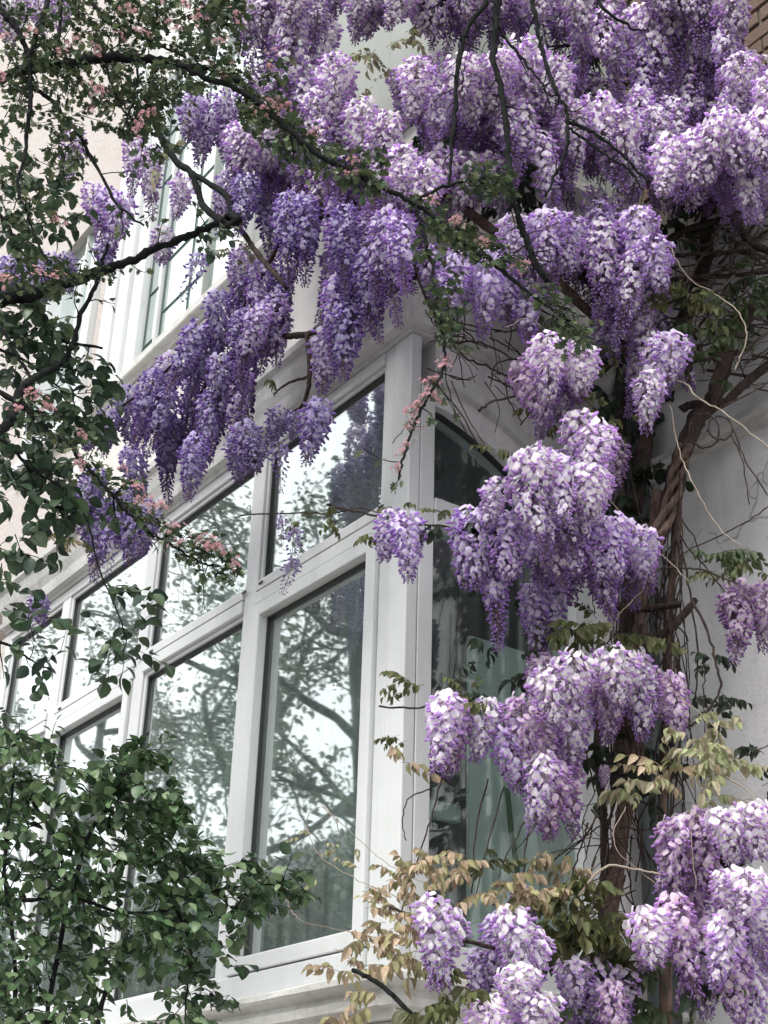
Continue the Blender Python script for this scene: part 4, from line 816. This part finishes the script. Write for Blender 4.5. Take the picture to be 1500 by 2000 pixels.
def blossom(seed):
    g = np.random.default_rng(seed); parts = []
    for i in range(9):
        p = g.normal(0, .011, 3) * [1, 1, .6]; ax = unit(p * 20 + [0, 0, .7]); a = unit(np.cross(ax, [1, .2, 0])); b = np.cross(ax, a); k = 5
        for q in range(k):
            an = q * 2 * math.pi / k; d = a * math.cos(an) + b * math.sin(an); s = np.cross(ax, d); r = .0062; base_ = p + d * .001
            V = np.array([base_, base_ + d * r * .5 + s * r * .42 + ax * .001, base_ + d * r + s * r * .3 + ax * .0025, base_ + d * r * 1.15 + ax * .003, base_ + d * r - s * r * .3 + ax * .0025, base_ + d * r * .5 - s * r * .42 + ax * .001])
            T = np.array([(0, 1, 2), (0, 2, 3), (0, 3, 4), (0, 4, 5)]); c = np.array([.58, .29, .37]) * g.uniform(.8, 1.25); K = np.tile(c, (6, 1)); K[0] = (.75, .5, .45); K[3] *= 1.15; parts.append((V, T, K))
        v, t = tube(np.array([[0, 0, -.02], p * .6 - [0, 0, .008], p]), .0007, 3, 0); parts.append((v, t, np.tile([.10, .14, .06], (len(v), 1))))
    V, T, K = joinc(parts); return trimesh('blossom', V, T, np.clip(K, 0, 1), M_petal)
BL = [blossom(i) for i in range(5)]; HL = np.array(world_loc(haw))
for x, y in ((235, 70), (265, 58), (288, 66), (278, 60), (145, 80), (120, 102), (4, 150), (12, 72), (412, 125), (455, 120), (435, 150), (190, 172), (200, 180), (530, 200), (545, 205), (525, 130), (535, 100), (620, 255), (612, 262), (690, 310), (680, 338), (700, 336), (108, 425), (117, 435), (75, 530), (20, 545), (2, 545), (105, 540), (36, 795), (58, 768), (72, 770), (88, 792), (98, 795), (152, 905), (158, 850), (240, 915), (270, 975), (300, 985), (315, 985), (340, 1030), (352, 1058), (385, 1055), (398, 1052), (410, 1068), (424, 1066), (436, 1080), (460, 1105), (462, 1098), (840, 395), (848, 388), (888, 428), (898, 432), (945, 475), (938, 470), (1018, 522), (1022, 530), (850, 740), (838, 765), (845, 775), (830, 745), (812, 790), (806, 800), (825, 778), (785, 880), (792, 868), (812, 822), (800, 835), (776, 912), (874, 700), (868, 712), (385, 30), (390, 34), (320, 2), (265, 948), (275, 955), (560, 205), (515, 215), (345, 55), (60, 60), (250, 15), (460, 30), (360, 5), (430, 80), (190, 95), (330, 40), (300, 215), (280, 225), (265, 240), (270, 250), (180, 215)):
    p = atH(x, y, HH - .1 + random.gauss(0, .02)); o = bpy.data.objects.new('blossom', random.choice(BL)); C.objects.link(o); o.parent = haw; o.location = Vector(p - HL); o.rotation_euler = (random.gauss(0, .4), random.gauss(0, .4), random.uniform(0, 6)); s = random.uniform(.6, 1.0); o.scale = (s, s, s)

# ------------------------------------------------------------------ leafy tree at the left edge (oval leaves)
H2 = 3.9
tr = empty('leafy_tree', 'slender tree with oval dark green leaves against the pink wall', 'tree', tuple(atH(-500, 1500, 4.0) * [1, 1, 0]))
b2 = np.array(world_loc(tr)); P = crom([b2, b2 + [0, 0, 1.5], atH(-420, 1000, 4.0), atH(-330, 700, 4.0), atH(-300, 300, 4.0)], 8); v, t = tube(P, np.linspace(.07, .03, len(P)), 10, .1); link('trunk', trimesh('trunk', v, t), M_haw, tr)
F2 = Foliage(tr, [LF_ov, LF_round], [(.040, .075, .042), (.055, .095, .050), (.034, .060, .040), (.075, .115, .06)])
for pts, r0, r1, ns in (([(-400, 1000), (-120, 960), (0, 938), (60, 962), (100, 984), (150, 1002)], 6, 2, 7), ([(-380, 800), (-120, 840), (0, 858), (50, 905), (80, 928), (112, 946), (150, 975), (172, 1020)], 5, 2, 8),
                        ([(172, 1020), (196, 1118), (215, 1160), (235, 1210), (245, 1262), (205, 1300)], 2, 1.5, 8), ([(-360, 1150), (-100, 1230), (0, 1255), (32, 1270), (62, 1292), (105, 1312)], 4, 1.6, 5), ([(-330, 420), (-100, 380), (0, 420), (40, 520), (60, 600), (110, 660), (200, 680)], 6, 2.5, 10), ([(-330, 600), (-80, 660), (40, 700), (120, 760), (190, 790)], 5, 2, 10)):
    P, R = limb('branch', tr, M_haw, pts, r0, r1, H2); q = twigs_on(P[len(P) // 3:], R[len(P) // 3:], ns, .16, F2.tw)
    for e in q: F2.spray(e, 33 / pxm(e[0]), 5, .3)
F2.region([(-20, 500), (60, 580), (140, 640), (200, 650), (235, 740), (200, 820), (130, 860), (60, 880), (-20, 880)], 58, (H2 - .15, H2 + .2), 60, 30, 6)
F2.region([(-20, 880), (60, 880), (170, 960), (165, 1030), (90, 1080), (-20, 1090)], 34, (H2 - .1, H2 + .15), 55, 34, 5)
F2.region([(-20, 300), (90, 330), (150, 420), (120, 500), (-20, 520)], 36, (H2 - .1, H2 + .15), 55, 28, 5); F2.region([(380, 440), (430, 430), (440, 480), (400, 490)], 5, (H2, H2 + .1), 30, 22, 4)
F2.region([(180, 1120), (290, 1170), (240, 1280), (190, 1260)], 7, (H2 - .1, H2), 40, 34, 4); F2.region([(-20, 1080), (110, 1180), (90, 1300), (-20, 1260)], 12, (H2 - .1, H2), 50, 34, 4)
F2.build(M_haw)

# ------------------------------------------------------------------ dense shrub, lower left
H3 = 3.7
sh = empty('green_shrub', 'dense dark green round leaved shrub in front of the lower panes', 'shrub', tuple(atH(0, 2000, 3.8) * [1, 1, 0]))
b3 = np.array(world_loc(sh))
F3 = Foliage(sh, [LF_round, LF_ov], [(.055, .105, .045), (.080, .140, .060), (.036, .070, .036), (.13, .19, .095)])
for pts, r0, r1, ns in (([(-100, 1800), (0, 1762), (70, 1756), (140, 1750), (220, 1778), (290, 1782), (340, 1770), (400, 1720)], 7, 3, 12), ([(60, 2300), (90, 2000), (130, 1760), (110, 1640), (60, 1560)], 6, 3, 10), ([(150, 2300), (200, 1960), (260, 1850), (330, 1770), (420, 1740), (500, 1728), (560, 1730)], 5, 2, 14),
                        ([(340, 1770), (370, 1840), (365, 1930), (360, 1990)], 4, 2, 8), ([(140, 1750), (170, 1640), (230, 1540), (290, 1430)], 5, 2, 10), ([(400, 1790), (440, 1790), (470, 1760), (480, 1745)], 3, 1.5, 4), ([(20, 2300), (30, 1900), (10, 1700), (30, 1500)], 5, 3, 10)):
    P, R = limb('branch', sh, M_haw, pts, r0, r1, H3); q = twigs_on(P, R, ns, .15, F3.tw)
    for e in q: F3.spray(e, 29 / pxm(e[0]), 6, .2)
v, t = tube(crom([b3, b3 + [0, 0, .9], atH(60, 2300, H3)], 6), np.linspace(.045, .02, 13), 9, .1); link('trunk', trimesh('trunk', v, t), M_haw, sh)
F3.region([(-30, 1400), (50, 1395), (110, 1460), (165, 1500), (200, 1620), (330, 1680), (400, 1720), (330, 1820), (200, 1900), (180, 2030), (-30, 2030)], 235, (H3 - .2, H3 + .2), 60, 27, 8)
F3.region([(170, 1500), (250, 1430), (290, 1430), (310, 1500), (340, 1570), (380, 1640), (430, 1690), (420, 1740), (330, 1700), (220, 1640), (180, 1560)], 98, (H3 - .15, H3 + .2), 52, 27, 8)
F3.region([(400, 1660), (470, 1680), (540, 1720), (590, 1730), (560, 1760), (480, 1770), (420, 1750)], 26, (H3 - .1, H3 + .1), 45, 28, 6)
F3.region([(180, 1880), (300, 1800), (390, 1790), (450, 1800), (470, 1860), (430, 1900), (430, 1980), (330, 2010), (300, 1960), (200, 1960)], 50, (H3 - .15, H3 + .1), 50, 27, 6)
F3.build(M_haw)

# ------------------------------------------------------------------ across the street (what the panes mirror)
def street_tree(x, y, h, crown_r, label, nb=9, nl=5000, ls=.13, lean=(0, 0), zlo=.45):
    e = empty('street_tree', label, 'tree', (x, y, -.0)); parts = []; ends = []
    top = np.array([x + lean[0], y + lean[1], h * .8]); tk = crom([(x, y, 0), (x + lean[0] * .2, y, h * .3), (x + lean[0] * .6, y + lean[1] * .5, h * .55), top], 6); v, t = tube(tk, np.linspace(.24, .08, len(tk)), 10, .08); link('trunk', trimesh('trunk', v, t), M_haw, e)
    def grow(p, d, L, r, lev):
        q = [p]
        for _ in range(4): d = unit(d + rng.normal(0, .2, 3) + [0, 0, .06]); q.append(q[-1] + d * L / 4)
        q = np.array(q); parts.append(tube(q, np.linspace(r, r * .55, 5), 5, .1)); ends.append(q)
        if lev < 3:
            for _ in range(3): i = rng.integers(2, 5); grow(q[i], unit(d + rng.normal(0, .7, 3)), L * .62, r * .5, lev + 1)
    for i in range(nb):
        u = zlo + (1 - zlo) * i / nb; p = tk[int(u * (len(tk) - 1))]; a = i * 2.4; grow(p, unit([math.cos(a), math.sin(a), .5]), crown_r * .62, .07, 0)
    v, t = join(parts); o = link('branches', trimesh('branches', v, t), M_haw, e); o['kind'] = 'stuff'
    E = np.array([q[j] for q in ends for j in (1, 2, 3, 4)]); pk = E[rng.integers(0, len(E), nl)] + rng.normal(0, .16, (nl, 3)); D = unit(rng.normal(0, 1, (nl, 3)) + [0, 0, -.3]); Nn = unit(rng.normal(0, .6, (nl, 3)) + [0, 0, 1])
    B_ = np.stack([unit(np.cross(D, Nn)), D, np.zeros_like(D)], -1); B_[:, :, 2] = np.cross(B_[:, :, 0], B_[:, :, 1]); B_ *= (ls * rng.uniform(.6, 1.3, nl))[:, None, None]
    V, T, K = scatter(LF_ov, B_, pk, np.array([.065, .10, .06]) * rng.uniform(.6, 1.4, (nl, 1))); o = link('crown', trimesh('crown', V, T, K, M_leaf), None, e); o['kind'] = 'stuff'
street_tree(-10.2, -7.2, 12, 3.0, 'broad street tree across the road, nearest the bay', 11, 6500, .095, lean=(-1.2, 0), zlo=.42)
street_tree(-14.5, -7.6, 13.5, 3.2, 'thin crowned street tree mirrored in the middle panes', 9, 6000, .088, zlo=.45)
street_tree(-21.5, -8.2, 14, 3.2, 'tall street tree mirrored in the left hand panes', 8, 5200, .095, zlo=.5)
for x, h, lab in ((-13.4, 7.9, 'bushy tree nearest the camera in the row before the brick house'), (-16.6, 8.5, 'second bushy tree in the row before the brick house'), (-19.9, 8.9, 'third bushy tree in the row before the brick house'), (-23.4, 9.3, 'fourth bushy tree in the row before the brick house'), (-27.4, 10.0, 'farthest bushy tree in the row before the brick house')):
    street_tree(x, -9.7 - .2 * (x % 2), h - 1.7, 2.7, lab, 15, 11000, .16, zlo=.12)
oh = empty('opposite_house', 'red brick house across the street, mirrored in the glass', 'house', (-30, -18, 0))
box('wall', M_redb, oh, -50, -17, -24, -15, 0, 8.0, 0)
m = MB(); m.add([(-50.4, -24.4, 8.003), (-16.6, -24.4, 8.003), (-16.6, -14.6, 8.003), (-50.4, -14.6, 8.003), (-47, -19.5, 11.6), (-20, -19.5, 11.6)], [(0, 3, 2, 1), (0, 1, 5, 4), (1, 2, 5), (2, 3, 4, 5), (3, 0, 4)]); link('roof', m.mesh('roof'), M_slate, oh)
box('chimney', M_redb, oh, -24, -23, -20, -19, 10.5, 13.2, 0)
for i in range(9):
    for z in (1.2, 5.0):
        x = -49 + i * 3.5; wn = link('window', quadring(x, x + 1.3, z, z + 1.9, .09, -15.02, -14.93).mesh('window'), M_upvc, oh); box('pane', M_glass, wn, x + .09, x + 1.21, -14.99, -14.97, z + .09, z + 1.81, 0)
